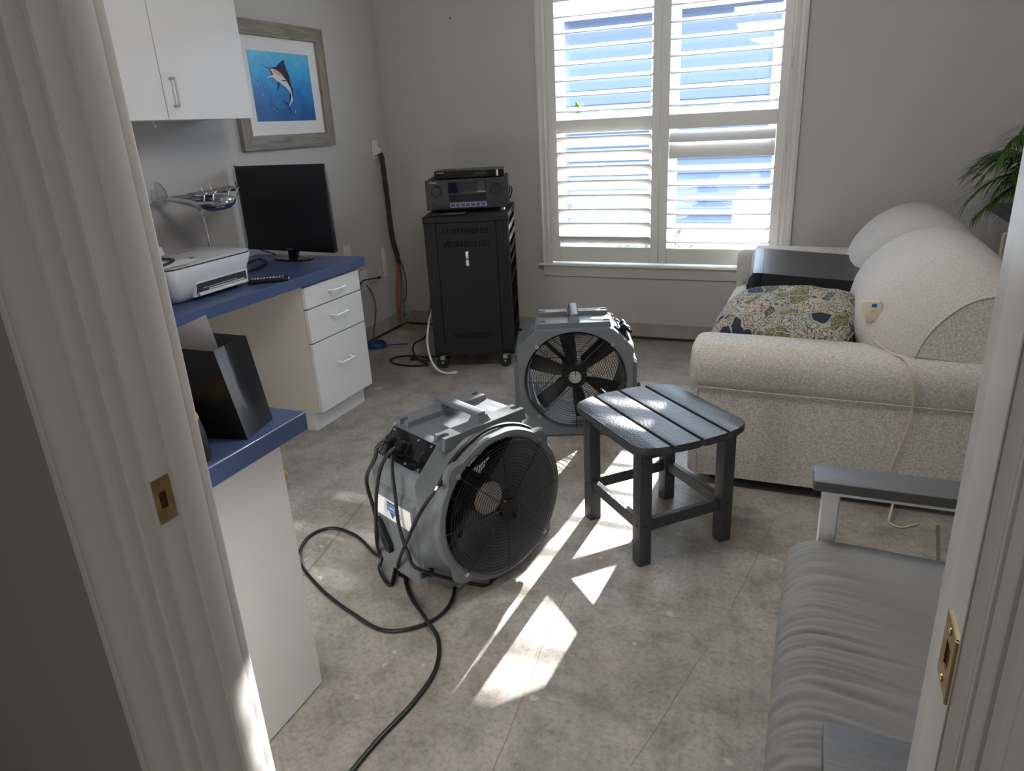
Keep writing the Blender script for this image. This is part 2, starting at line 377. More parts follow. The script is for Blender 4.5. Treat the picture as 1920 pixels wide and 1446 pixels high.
def text(name, s, size, ma, parent, M, depth=.0004, align='CENTER', world=False, sx=1):
    cu = bpy.data.curves.new(name, 'FONT'); cu.body = s; cu.size = size; cu.extrude = depth; cu.align_x = align; cu.align_y = 'CENTER'
    t = bpy.data.objects.new(name, cu); C.objects.link(t)
    dg = bpy.context.evaluated_depsgraph_get(); me = bpy.data.meshes.new_from_object(t.evaluated_get(dg))
    bpy.data.objects.remove(t); bpy.data.curves.remove(cu)
    bm = B(); bm.from_mesh(me); bpy.data.meshes.remove(me)
    bm.transform(M @ Matrix.Scale(sx, 4, (1, 0, 0)))
    return obj(name, bm, ma, parent, world, smooth=0)
def pillow_bm(w, d, t, n=24, p=.55, pinch=.1, wr=0, seed=0, corner=2.6):
    """soft cushion in XY, thickness along Z"""
    bm = B(); top = []; bot = []
    for side, rows in ((1, top), (-1, bot)):
        for i in range(n + 1):
            row = []
            for j in range(n + 1):
                u = -1 + 2 * i / n; v = -1 + 2 * j / n
                edge = max(0, (1 - abs(u) ** corner) * (1 - abs(v) ** corner)) ** p
                px = u * w / 2 * (1 - pinch * v * v * (1 - edge)); py = v * d / 2 * (1 - pinch * u * u * (1 - edge))
                z = side * t / 2 * edge
                if wr and edge > 0: z += wr * noise.noise(Vector((u * 3 + seed, v * 3, side))) * edge
                if side == -1 and (i in (0, n) or j in (0, n)): row.append(top[i][j]); continue
                row.append(bm.verts.new((px, py, z)))
            rows.append(row)
        for i in range(n):
            for j in range(n): bm.faces.new((rows[i][j], rows[i + 1][j], rows[i + 1][j + 1], rows[i][j + 1]) if side == 1 else (rows[i][j], rows[i][j + 1], rows[i + 1][j + 1], rows[i + 1][j]))
    return bm

XL, YB, XR = -2.763, 4.403, 1.75
YH, YR = .458, .545          # doorway wall: hall face, room face
ZC = 2.55
# ------------------------------------------------------------------ room shell
bm = B(); box(bm, -4.2, 3.0, -3.2, YB + .25, -.12, 0); struct('floor', bm, floorM)
bm = B(); box(bm, XL - .12, 3.0, -3.2, YB + .25, ZC, ZC + .1); struct('ceiling', bm, ceilM)
bm = B(); box(bm, XL - .12, XL, YH, YB + .2, 0, ZC); struct('wall_left', bm, wallM)
bm = B(); box(bm, XR, XR + .12, YH, YB + .2, 0, ZC); struct('wall_right', bm, wallM)
WX0, WX1, WZ0, WZ1 = -1.600, -.197, .475, 2.20      # window opening
bm = B()
for a in ((XL, WX0, 0, ZC), (WX1, XR, 0, ZC), (WX0, WX1, 0, WZ0), (WX0, WX1, WZ1, ZC)): box(bm, a[0], a[1], YB, YB + .16, a[2], a[3])
struct('wall_back', bm, wallM)
DX0, DX1, DZ = -.655, .125, 2.06
bm = B()
for a in ((XL, DX0, 0, ZC), (DX1, XR, 0, ZC), (DX0, DX1, DZ, ZC)): box(bm, a[0], a[1], YH, YR, a[2], a[3])
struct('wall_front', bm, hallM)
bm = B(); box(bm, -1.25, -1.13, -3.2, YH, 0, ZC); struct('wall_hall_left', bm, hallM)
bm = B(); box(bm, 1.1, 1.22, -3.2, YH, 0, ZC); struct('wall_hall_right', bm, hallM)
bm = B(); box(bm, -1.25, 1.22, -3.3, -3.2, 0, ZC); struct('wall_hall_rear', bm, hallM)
# bare strips where the baseboard was pulled off, dark gap below
gapM = mat('dark_gap_under_drywall', (.05, .03, .02), .9)
def strip(name, a, b, axis, top=.105):
    bm = B()
    if axis == 'Y': box(bm, XL, XL + .003, a, b, .018, top)
    else: box(bm, a, b, YB - .003, YB, .018, top)
    o = struct(name, bm, scarM)
    bm = B()
    if axis == 'Y': box(bm, XL, XL + .004, a, b, 0, .018)
    else: box(bm, a, b, YB - .004, YB, 0, .018)
    obj('bottom_gap', bm, gapM, o)
strip('baseboard_left', 2.95, YB, 'Y'); strip('baseboard_back', XL, XR, 'X')
# torn plaster in the corner
bm = B()
for i in range(26):
    z = .09 + .12 * (i / 26) ** 1.3; rr = .016 * (1 - abs(i / 13 - 1) * .6)
    bmesh.ops.create_icosphere(bm, subdivisions=1, radius=rr * random.uniform(.5, 1), matrix=Matrix.Translation((XL + random.uniform(.004, .05), YB - random.uniform(.004, .02), z * random.uniform(.3, 1))))
o = obj('torn_plaster', bm, mat('crumbled_plaster', (.52, .48, .43), .95), None, smooth=0); tag(o, 'crumbled plaster lump low in the room corner behind the black rack', 'plaster')
bm = B(); ring(bm, (0, 0, 0), .003, .001, n=10); 
bm.free()

# ---- doorway jambs and casings: profile (x,y) extruded upward
def vprof(bm, poly, z0=0, z1=DZ + .005):
    prism(bm, poly, z0, z1)
bm = B()
vprof(bm, [(-.640, .472), (-.640, .502), (-.6365, .504), (-.636, .512), (-.636, .526), (-.6395, .5385), (-.655, .5385), (-.655, .472)])
struct('trim_1', bm, trimM)
# left hall side casing
bm = B()
vprof(bm, [(-.6455, .4735), (-.6455, .455), (-.648, .4525), (-.661, .4525), (-.663, .456), (-.6665, .456), (-.669, .4505), (-.676, .447), (-.684, .4475), (-.6865, .4515), (-.689, .4475), (-.704, .446), (-.716, .441), (-.727, .4365), (-.734, .4385), (-.736, .442), (-.7385, .438), (-.7445, .438), (-.7475, .442), (-.7475, .4735)])
struct('trim_2', bm, trimM)
bm = B()   # room side casing, left: thin bright edge beyond the jamb
vprof(bm, [(-.642, .5385), (-.642, .552), (-.644, .555), (-.650, .557), (-.66, .557), (-.71, .562), (-.73, .556), (-.73, .545), (-.655, .545), (-.655, .5385)])
struct('trim_3', bm, trimM)
bm = B()   # right jamb
vprof(bm, [(.110, .457), (.110, .5125), (.112, .517), (.125, .517), (.125, .457)])
box(bm, .112, .12, .517, .545, 0, DZ)
struct('trim_4', bm, trimM)
bm = B()
vprof(bm, [(.1115, .4585), (.1115, .4535), (.1145, .4515), (.119, .4515), (.1205, .4545), (.122, .4545), (.1235, .4515), (.128, .4505), (.131, .4515), (.1325, .4535), (.134, .449), (.139, .4465), (.145, .448), (.148, .453), (.152, .4515), (.166, .447), (.178, .4425), (.184, .445), (.188, .4425), (.196, .4425), (.199, .447), (.199, .4585)])
struct('trim_5', bm, trimM)
bm = B(); box(bm, -.655, .125, .472, .5385, DZ - .012, DZ + .006); struct('trim_6', bm, trimM)
# strike plates
def plate(name, x, sgn, y0, y1, z0, z1, label, hole=True):
    bm = B(); ym = (y0 + y1) / 2; zm = (z0 + z1) / 2; t = .0014
    X = (x, x + sgn * t); X0, X1 = min(X), max(X)
    hw, hh = (y1 - y0) * .20, (z1 - z0) * .19
    oy = ym - .0015
    for a in ((y0, oy - hw, z0, z1), (oy + hw, y1, z0, z1), (oy - hw, oy + hw, z0, zm - hh), (oy - hw, oy + hw, zm + hh, z1)): box(bm, X0, X1, *a)
    r = thing(name, label, 'door hardware', (x, ym, zm))
    obj('plate', bm, brassM, r, True)
    bm = B(); box(bm, x - sgn * .001, x + sgn * .0002, oy - hw, oy + hw, zm - hh, zm + hh); obj('latch_hole', bm, mat('latch_hole_dark', (.05, .025, .012), .9), r, True)
    for s in (-1, 1):
        bm = B(); zc = zm + s * (z1 - z0) * .38; cyl(bm, (x, ym, zc), (x + sgn * .0022, ym, zc), .0034, .0026, 14); box(bm, *((x + sgn * .0021, x + sgn * .0026) if sgn > 0 else (x + sgn * .0026, x + sgn * .0021)), ym - .0028, ym + .0028, zc - .0004, zc + .0004); obj('screw', bm, brassM, r, True)
    return r
plate('strike_plate', -.640, 1, .4735, .4965, .964, 1.0165, 'brass strike plate with a square latch hole on the left door jamb')
r = plate('hinge_plate', .110, -1, .459, .495, .972, 1.024, 'narrow brass plate with rolled edge on the right door jamb')
bm = B(); cyl(bm, (.1095, .459, .972), (.1095, .459, 1.024), .0018, n=14); obj('rolled_edge', bm, brassM, r, True)

# ------------------------------------------------------------------ window
def louver_sec(ch, t=.0115):   # ellipse-like section in local (y,z)
    return [(ch / 2 * cos(a), t / 2 * sin(a) * (1 if abs(cos(a)) < .98 else .6)) for a in [2 * pi * i / 20 for i in range(20)]]
def louver(bm, x0, x1, y, z, ang, ch=.086):
    s = louver_sec(ch); ca, sa = cos(ang), sin(ang)
    secs = [[(x, y + p * ca - q * sa, z + p * sa + q * ca) for p, q in s] for x in (x0, x1)]
    loft(bm, secs)
win = B()
# casing: profile strips
def hframe(bm, x0, x1, z0, z1, w, y0, y1):
    box(bm, x0, x0 + w, y0, y1, z0, z1); box(bm, x1 - w, x1, y0, y1, z0, z1)
cas = B()
for sx, X in ((1, -1.655), (-1, -.138)):
    P = [(0, 0), (0, -.024), (.006, -.028), (.014, -.028), (.018, -.020), (.030, -.017), (.044, -.021), (.050, -.016), (.058, -.014), (.062, 0)]
    P = [(X + sx * a, YB + b) for a, b in P]
    prism(cas, P, .478, 2.26)
prism(cas, [(YB, 2.20), (YB - .014, 2.20), (YB - .02, 2.215), (YB - .018, 2.24), (YB - .028, 2.25), (YB - .028, 2.262), (YB, 2.262)], -1.655, -.138, YZ)
wroot = struct('window_1', cas, trimM)
bm = B()   # stool and apron
prism(bm, [(YB, .468), (YB - .040, .468), (YB - .046, .476), (YB - .040, .486), (YB, .486)], -1.672, -.120, YZ)
prism(bm, [(YB, .400), (YB - .012, .400), (YB - .016, .408), (YB - .017, .425), (YB - .024, .435), (YB - .026, .452), (YB - .034, .468), (YB, .468)], -1.645, -.147, YZ)
obj('window_sill', bm, trimM, wroot)
bm = B()   # shutter frame lining
box(bm, WX0, WX0 + .012, YB - .012, YB + .06, WZ0, WZ1); box(bm, WX1 - .012, WX1, YB - .012, YB + .06, WZ0, WZ1); box(bm, WX0, WX1, YB - .01, YB + .06, WZ1 - .012, WZ1)
obj('shutter_frame', bm, trimM, wroot)
def rot_l(n, ang): return [ang] * n
YP = YB - .002
panels = (('left', -1.588, -.898, -1.533, -.945), ('right', -.894, -.209, -.846, -.257))
for pi_, (nm_, xa, xb, oa, ob) in enumerate(panels):
    pr_ = B()
    for a in ((xa, oa, .497, 2.19), (ob, xb, .497, 2.19)): box(pr_, a[0], a[1], YP - .014, YP + .014, a[2], a[3], .002, 1)
    for a in ((.497, .592), (1.280, 1.358), (2.10, 2.19)): box(pr_, oa, ob, YP - .013, YP + .013, a[0], a[1], .002, 1)
    box(pr_, oa, ob, YP - .0145, YP - .012, 1.343, 1.352); box(pr_, oa, ob, YP - .0145, YP - .012, .575, .583)
    sh = obj('shutter_panel', pr_, shutM, wroot); sh['label'] = '%s hand plantation shutter panel of the window' % nm_
    kk = 0
    for k in range(9):
        bm = B(); louver(bm, oa + .001, ob - .001, YP, 1.4205 + .0855 * k - .006, R_(17)); obj('louver', bm, shutM, sh)
    if pi_ == 0:
        for k in range(8):
            bm = B(); louver(bm, oa + .001, ob - .001, YP, .632 + .0855 * k + .0, R_(-45)); obj('louver', bm, shutM, sh)
    else:
        for k in range(6):
            bm = B(); louver(bm, oa + .001, ob - .001, YP, .640 + .083 * k, R_(13)); obj('louver', bm, shutM, sh)
        bm = B(); louver(bm, oa + .003, ob - .003, YP - .006, 1.158, R_(84)); obj('louver', bm, shutM, sh)
        bm = B(); louver(bm, oa + .003, ob - .003, YP, 1.238, R_(48)); obj('louver', bm, shutM, sh)
    for z in ((.56, .62), (1.13, 1.19), (1.56, 1.62)):
        bm = B(); xh = xa - .004 if pi_ == 0 else xb + .004
        cyl(bm, (xh, YP - .018, z[0]), (xh, YP - .018, z[1]), .004, n=10); obj('hinge', bm, shutM, sh)
# outer twin double hung sash
YG = YB + .105
bm = B()
def frame_rect(bm, x0, x1, z0, z1, w, y0, y1):
    box(bm, x0, x0 + w, y0, y1, z0, z1); box(bm, x1 - w, x1, y0, y1, z0, z1); box(bm, x0 + w, x1 - w, y0, y1, z0, z0 + w); box(bm, x0 + w, x1 - w, y0, y1, z1 - w, z1)
for x0, x1 in ((WX0, -.902), (-.898, WX1)):
    frame_rect(bm, x0, x1, WZ0, WZ1, .035, YB + .062, YB + .150)
    frame_rect(bm, x0 + .035, x1 - .035, 1.335, WZ1 - .03, .045, YG + .012, YG + .034)
    frame_rect(bm, x0 + .035, x1 - .035, WZ0 + .03, 1.395, .045, YG - .014, YG + .010)
    xm = (x0 + x1) / 2; box(bm, xm - .035, xm + .035, YG - .026, YG - .014, 1.395, 1.408, .003)
obj('sash', bm, metalWhite, wroot)
for x0, x1 in ((WX0 + .078, -.980), (-.820, WX1 - .078)):
    bm = B(); box(bm, x0, x1, YG + .020, YG + .024, 1.38, WZ1 - .07); obj('pane', bm, glassM, wroot)
    bm = B(); box(bm, x0, x1, YG - .004, YG, WZ0 + .07, 1.352); obj('pane', bm, glassM, wroot)
# lime tag hanging on the sash, two small white stickers on the glass
p = atY(1081, 203, YG - .03)
bm = B(); prism(bm, [(-.006, -.03), (.02, -.03), (.02, .012), (.004, .034), (-.006, .034)], -.0015, .0015, Matrix.Translation(p) @ XZ)
tag(obj('window_tag', bm, limeM, None), 'small lime green tag on the sash latch of the left window half', 'tag')
for px, py, w in ((1107, 24, 'left'), (1164, 18, 'right')):
    p = atY(px, py, YG + .018); bm = B(); box(bm, p.x - .010, p.x + .010, YG + .017, YG + .0185, p.z - .012, p.z + .012)
    o = obj('glass_sticker', bm, paperM, None, smooth=0); tag(o, 'small white square sticker high on the left window glass, %s one of the two' % w, 'sticker', 'stickers on the window glass')
# nail hole in back wall
for px, py in ((844, 34),):
    p = atY(px, py, YB); bm = B(); cyl(bm, (p.x, YB - .002, p.z), (p.x, YB, p.z), .005, n=10); tag(obj('wall_anchor', bm, dkM, None), 'dark nail hole high on the back wall left of the window', 'hole')

# ------------------------------------------------------------------ outside
bm = B(); box(bm, -14, 12, YB + .16, 22, -.35, -.25); struct('ground', bm, grdM)
hs = thing('neighbour_house', 'blue lap sided neighbouring house with grey roof seen through the shutters', 'house', (-.5, 10.9, -.25))
bm = B()
y = 10.9; z = -.25
while z < 2.7:
    prism(bm, [(y, z), (y - .026, z), (y - .004, z + .20), (y, z + .20)], -11, 9, YZ); z += .20
obj('siding', bm, sidM, hs, True, smooth=0)
bm = B(); box(bm, -11, 9, y, y + .2, -.25, 2.8)
prism(bm, [(y - .25, 2.72), (y - .25, 2.80), (y + 4.5, 3.95), (y + 4.5, 2.72)], -11.3, 9.3, YZ)
obj('roof', bm, roofM, hs, True, smooth=0)
bm = B(); box(bm, -11.3, 9.3, y - .27, y - .25, 2.66, 2.80); obj('fascia', bm, extW, hs, True, smooth=0)
for x0, x1 in ((-.75, .75),):
    bm = B(); frame_rect(bm, x0, x1, 1.0, 2.3, .10, y - .05, y); box(bm, x0 + .1, x1 - .1, y - .045, y - .001, 1.62, 1.68); f = obj('window', bm, extW, hs, True, smooth=0)
    bm = B(); box(bm, x0 + .10, x1 - .10, y - .03, y - .026, 1.10, 2.20); obj('pane', bm, extG, f, True, smooth=0)
t = thing('utility_unit', 'white and grey outdoor condenser unit standing before the blue house', 'outdoor unit', (-.2, 7.2, -.25))
bm = B(); box(bm, -.75, .1, 7.0, 7.6, -.25, .62, .02); obj('cabinet', bm, extW, t, True)
bm = B(); 
for k in range(8): box(bm, -.70, .05, 6.985, 7.0, -.1 + k * .08, -.06 + k * .08)
obj('vent', bm, greyBox, t, True, smooth=0)
def shrub(name, c, r, n, label, seed):
    random.seed(seed); bm = B()
    for i in range(n):
        d = Vector((random.gauss(0, 1), random.gauss(0, 1), random.gauss(0, 1))).normalized() * r * random.uniform(.35, 1); d.z = abs(d.z)
        q = Vector(c) + d; a = Vector((random.uniform(-1, 1), random.uniform(-1, 1), random.uniform(-.4, 1))).normalized(); b_ = a.orthogonal().normalized()
        s = r * .16; v = [bm.verts.new(q), bm.verts.new(q + a * s * .5 + b_ * s * .3), bm.verts.new(q + a * s), bm.verts.new(q + a * s * .5 - b_ * s * .3)]; bm.faces.new(v)
    tag(obj(name, bm, shrubM, None, smooth=0), label, 'shrub')
shrub('shrub', (-1.55, 7.4, -.25), .5, 900, 'green shrub outside behind the left shutter panel', 3)
shrub('shrub', (.9, 7.3, -.25), .42, 900, 'green shrub outside low at the right of the window', 4)

# ------------------------------------------------------------------ left wall furniture
ZD = .77
t = thing('desk_worktop', 'long blue laminate desk worktop along the left wall carrying monitor and printer', 'worktop', (-2.42, 2.2, ZD - .045))
bm = B(); box(bm, XL + .001, -2.088, 1.26, 3.0, ZD - .045, ZD, .002, 1); obj('top', bm, blueM, t, True)
# drawer cabinet under the desk
t = thing('drawer_cabinet', 'white three drawer cabinet under the far end of the blue desk', 'cabinet', (-2.4, 2.75, 0))
bm = B(); box(bm, XL + .002, -2.128, 2.535, 2.962, .10, ZD - .046); obj('body', bm, creamM, t, True)
bm = B(); box(bm, XL + .002, -2.165, 2.545, 2.955, 0, .10); obj('toe_kick', bm, lamM, t, True)
for z0, z1, hz in ((.612, .712, .666), (.449, .606, .545), (.104, .443, .31)):
    bm = B(); box(bm, -2.126, -2.106, 2.533, 2.961, z0, z1, .0015, 1); d = obj('drawer', bm, lamM, t, True)
    bm = B(); tube(bm, [(-2.106, 2.700, hz), (-2.078, 2.702, hz), (-2.074, 2.708, hz), (-2.074, 2.79, hz), (-2.078, 2.796, hz), (-2.106, 2.798, hz)], .0048, 10, 4); obj('handle', bm, metalWhite, d, True)
bm = B(); box(bm, XL + .002, -2.11, 1.26, 1.28, 0, ZD - .046); box(bm, XL + .002, XL + .02, 1.28, 2.53, .25, ZD - .046); tag(obj('desk_support_panel', bm, creamM, None), 'cream panel closing the wall behind the knee space of the blue desk', 'panel')

# near counter
ZN = .755
t = thing('corner_worktop', 'short blue laminate worktop near the doorway carrying the black gift bag', 'worktop', (-1.8, .9, ZN - .045))
bm = B(); box(bm, XL + .001, -1.062, .5745, 1.218, ZN - .045, ZN, .002, 1); obj('top', bm, blueM, t, True)
t = thing('corner_cabinet', 'white cabinet with a plain end panel under the near blue worktop', 'cabinet', (-1.8, .9, 0))
bm = B(); box(bm, XL + .4, -1.118, .575, 1.15, 0, ZN - .046); obj('body', bm, lamM, t, True)
bm = B(); box(bm, -1.117, -1.099, .5745, 1.155, .004, ZN - .046, .001, 1); obj('end_panel', bm, lamM, t, True)
for x0 in (-1.62, -2.12):
    bm = B(); box(bm, x0, x0 + .49, 1.151, 1.17, .10, ZN - .05, .001, 1); d = obj('door', bm, lamM, t, True)
bm = B(); tube(bm, [(-1.16, 1.166, .60), (-1.16, 1.192, .60), (-1.16, 1.195, .58), (-1.16, 1.195, .53), (-1.16, 1.192, .51), (-1.16, 1.166, .51)], .006, 8, 4)
bm.free()
p = atY(537, 893, 1.20)
bm = B(); tube(bm, [(-1.14, 1.165, p.z + .01), (p.x - .006, 1.195, p.z + .012), (p.x, 1.2, p.z), (p.x - .006, 1.195, p.z - .012), (-1.14, 1.165, p.z - .01)], .005, 8, 5); tag(obj('yellow_hook', bm, yelM, None), 'small yellow plastic loop poking out past the end panel', 'hook')

# upper cabinet
XU = -2.45
t = thing('wall_cabinet', 'white two door wall cabinet above the desk', 'cabinet', (-2.6, 2.2, 1.445))
bm = B(); box(bm, XL + .001, XU - .019, 1.2, 2.778, 1.446, 2.2); obj('body', bm, lamM, t, True)
for y0, y1 in ((2.297, 2.780), (1.812, 2.294)):
    bm = B(); box(bm, XU - .018, XU, y0, y1, 1.442, 2.2, .001, 1); d = obj('door', bm, lamM, t, True)
    if y0 > 2:
        bm = B(); tube(bm, [(XU, 2.335, 1.597), (XU + .026, 2.335, 1.597), (XU + .031, 2.335, 1.592), (XU + .031, 2.335, 1.500), (XU + .026, 2.335, 1.495), (XU, 2.335, 1.495)], .0052, 10, 4); obj('handle', bm, mat('cream_handle', (.55, .52, .47), .4), d, True)
bm = B(); tube(bm, [(-2.50, 2.26, 1.446), (-2.50, 2.26, 1.425), (-2.50, 2.268, 1.418), (-2.50, 2.272, 1.426)], .0022, 8, 5); tag(obj('cup_hook', bm, metalWhite, None), 'tiny white cup hook screwed under the wall cabinet', 'hook')

# ------------------------------------------------------------------ framed picture
py0, py1, pz0, pz1 = 3.010, 3.785, 1.293, 1.920
fw = .072; D = .030
t = thing('framed_picture', 'sailfish print in a weathered grey wood frame on the left wall', 'picture', (XL, (py0 + py1) / 2, (pz0 + pz1) / 2))
for poly, ma in (([(py0, pz0), (py1, pz0), (py1 - fw, pz0 + fw), (py0 + fw, pz0 + fw)], frameM), ([(py0, pz1), (py1, pz1), (py1 - fw, pz1 - fw), (py0 + fw, pz1 - fw)], frameM),
                 ([(py0, pz0), (py0, pz1), (py0 + fw, pz1 - fw), (py0 + fw, pz0 + fw)], frameV), ([(py1, pz0), (py1, pz1), (py1 - fw, pz1 - fw), (py1 - fw, pz0 + fw)], frameV)):
    bm = B(); prism(bm, poly, XL + .001, XL + D, YZ, .0015); obj('frame_rail', bm, ma, t, True, smooth=30)
bm = B(); box(bm, XL + .002, XL + .014, py0 + fw - .002, py1 - fw + .002, pz0 + fw - .002, pz1 - fw + .002); obj('mat_board', bm, matM, t, True)
XPc = XL + .0155
ay0, ay1, az0, az1 = 3.150, 3.640, 1.434, 1.778
bm = B(); box(bm, XL + .013, XPc, ay0 - XL * 0, ay1, az0, az1)
pr = thing('tmp', 'x', 'x'); bpy.data.objects.remove(pr)
o = B(); o.free()
# print has its own origin so the painted gradient follows it
me_print = obj('print', bm, seaM, t, True)
me_print.location = (0, 0, 0)
def zf(pts, off=0):   # traced from the photograph on the plane of the print
    out = []
    for x, y in pts:
        q = atX(430 + x / 5.357, 30 + y / 5.357, XPc); out.append((q.y, q.z))
    return out
def ink(name, pts, ma, lift, parent):
    bm = B(); P = zf(pts)
    prism(bm, P, XPc + lift * .0003 - .0004, XPc + lift * .0003 + .0002, YZ); return obj(name, bm, ma, parent, True, smooth=0)
ink('fish_body', [(398, 520), (440, 517), (475, 515), (510, 530), (545, 560), (580, 610), (605, 655), (625, 710), (637, 770), (640, 850), (625, 865), (612, 800), (600, 750), (560, 710), (520, 680), (497, 660), (470, 645), (440, 615), (410, 612), (380, 625), (390, 608), (440, 595), (432, 575), (410, 545)], inkW, 1, me_print)
ink('fish_flank', [(440, 545), (475, 540), (510, 560), (545, 590), (580, 640), (560, 640), (520, 610), (480, 590), (448, 570)], inkO, 2, me_print)
ink('fish_back', [(285, 470), (340, 495), (395, 522), (440, 515), (480, 513), (520, 535), (560, 575), (590, 625), (612, 670), (636, 740), (640, 850), (630, 800), (620, 740), (590, 680), (560, 630), (520, 580), (480, 545), (430, 530), (398, 532)], inkN, 3, me_print)
ink('sail_fin', [(468, 515), (495, 478), (530, 446), (545, 442), (555, 490), (575, 545), (597, 600), (618, 690), (600, 650), (560, 575), (520, 535)], inkN, 3, me_print)
ink('mouth', [(395, 525), (412, 540), (440, 585), (425, 592), (408, 560)], inkR, 4, me_print)
ink('pectoral_fin', [(520, 640), (560, 645), (590, 642), (560, 655), (540, 658)], inkN, 4, me_print)
ink('pelvic_fin', [(492, 665), (512, 680), (500, 710), (487, 745), (482, 700)], inkN, 4, me_print)
ink('tail_stem', [(606, 760), (622, 800), (625, 850), (612, 880), (603, 910), (594, 900), (606, 850)], inkN, 4, me_print)
ink('tail_stripe', [(622, 810), (632, 850), (618, 880), (603, 910), (597, 905), (612, 860)], inkW, 5, me_print)
ink('tail_fin', [(532, 852), (560, 862), (595, 880), (606, 900), (612, 940), (622, 1000), (608, 960), (594, 905), (565, 880)], inkN, 4, me_print)
ink('eye', [(443, 548), (449, 546), (452, 552), (447, 556)], inkN, 5, me_print)
for x, y, a, b_ in ((330, 790, 8, 26), (445, 935, 16, 10), (478, 960, 12, 10), (665, 960, 4, 34), (285, 660, 8, 26), (285, 1030, 18, 6)):
    ink('bait_fish', [(x - a / 2, y - b_ / 2), (x - a / 2 + 4, y - b_ / 2), (x + a / 2, y + b_ / 2), (x + a / 2 - 4, y + b_ / 2)], inkW if x != 285 or y > 900 else inkN, 2, me_print)
for k in range(7):
    x = 515 + k * 9; ink('sail_ray', [(x, 495 + k * 14), (x + 14 + k, 480 + k * 13), (x + 15 + k, 483 + k * 13), (x + 2, 499 + k * 14)], mat('sail_ray_violet', (.10, .08, .22), .5) if k == 0 else bpy.data.materials['sail_ray_violet'], 5, me_print)

# ------------------------------------------------------------------ desk top things
# monitor
t = thing('monitor', 'black flat screen monitor on a stand at the far end of the desk', 'monitor', (-2.435, 2.885, ZD), R_(-5))
bm = B(); box(bm, -.292, .292, -.012, .010, .045, .458, .003, 2); obj('bezel', bm, blkM, t)
bm = B(); box(bm, -.27, .27, .010, .035, .08, .40, .012, 2); obj('rear_housing', bm, blkM, t)
bm = B(); box(bm, -.281, .281, -.0128, -.0118, .064, .447); obj('screen', bm, screenM, t, smooth=0)
bm = B(); box(bm, -.292, .292, -.0135, -.012, .044, .062); obj('chin', bm, glossB, t, smooth=0)
bm = B(); box(bm, -.028, .028, -.004, .022, .006, .09, .004); obj('neck', bm, glossB, t)
bm = B(); P = [(.125 * cos(a) * (1 if abs(cos(a)) < .95 else .98), .062 * sin(a) + .0) for a in [2 * pi * i / 40 for i in range(40)]]; prism(bm, P, 0, .009, None, .003); obj('base', bm, glossB, t)
text('brand_mark', 'SAMSUNG', .010, steelM, t, TM((0, -.0137, .053)) @ Matrix.Rotation(pi / 2, 4, 'X'))
bm = B(); a = [atY(px, py, 2.95) for px, py in ((446, 312), (436, 309), (430, 320), (428, 338), (436, 358), (446, 372), (458, 400), (470, 430), (478, 462))]
a[0].y = 2.93
a.append(Vector((-2.62, 2.97, ZD + .006))); tube(bm, a, .0032, 8, 6); tag(obj('monitor_cable', bm, cordM, None), 'thin black cable looping behind the upper left corner of the monitor', 'cable')
bm = B(); tube(bm, [(-2.56, 2.70, ZD + .012), (-2.55, 2.76, ZD + .02), (-2.49, 2.745, ZD + .014), (-2.44, 2.66, ZD + .006), (-2.43, 2.52, ZD + .006), (-2.42, 2.44, ZD + .006)], .0055, 8, 8); tag(obj('power_cable', bm, cordM, None), 'black power cable lying in a loop between printer and monitor base', 'cable')

# model seaplane
t = thing('model_seaplane', 'polished metal four engine seaplane model on a chrome stem behind the printer', 'model airplane', (-2.52, 2.435, ZD), R_(14))
FZ = .336   # fuselage axis height above desk, local +x is forward
bm = B(); secs = []
for x, w, h, zc in ((.168, .006, .008, .005), (.160, .022, .030, .002), (.140, .032, .046, 0), (.10, .038, .056, -.002), (.04, .039, .060, -.004), (-.005, .037, .057, -.003), (-.02, .034, .046, .004), (-.07, .026, .034, .010), (-.13, .015, .020, .016), (-.19, .007, .010, .020), (-.205, .002, .003, .021)):
    secs.append([(x, w / 1 * cos(a) * (1 if sin(a) > 0 else 1), FZ + zc + h / 2 * sin(a) - (h * .18 * max(0, -sin(a)) * (1 - abs(cos(a))))) for a in [2 * pi * i / 20 for i in range(20)]])
loft(bm, secs); obj('fuselage', bm, chrM, t)
bm = B()
def foil(bm, st, tt, flip=0):
    s = []
    for (y, xl, xt, z) in st:
        row = []
        for i in range(16):
            a = 2 * pi * i / 16; c = (xl + xt) / 2 + (xl - xt) / 2 * cos(a); row.append((c, y, z + tt * (xl - xt) * .5 * sin(a) * (1 - .3 * cos(a))))
        s.append(row)
    loft(bm, s)
foil(bm, [(-.27, .052, .030, FZ + .046), (-.25, .066, .016, FZ + .045), (-.10, .080, -.005, FZ + .037), (0, .085, -.012, FZ + .034), (.10, .080, -.005, FZ + .037), (.25, .066, .016, FZ + .045), (.27, .052, .030, FZ + .046)], .16)
obj('wing', bm, chrM, t)
bm = B(); foil(bm, [(-.082, -.172, -.195, FZ + .022), (-.07, -.16, -.2, FZ + .022), (0, -.145, -.203, FZ + .022), (.07, -.16, -.2, FZ + .022), (.082, -.172, -.195, FZ + .022)], .10); obj('tailplane', bm, chrM, t)
bm = B(); prism(bm, [(-.205, FZ + .02), (-.14, FZ + .02), (-.150, FZ + .05), (-.168, FZ + .078), (-.186, FZ + .092), (-.200, FZ + .088), (-.207, FZ + .05)], -.003, .003, XZ, .001); obj('tail_fin', bm, chrM, t)
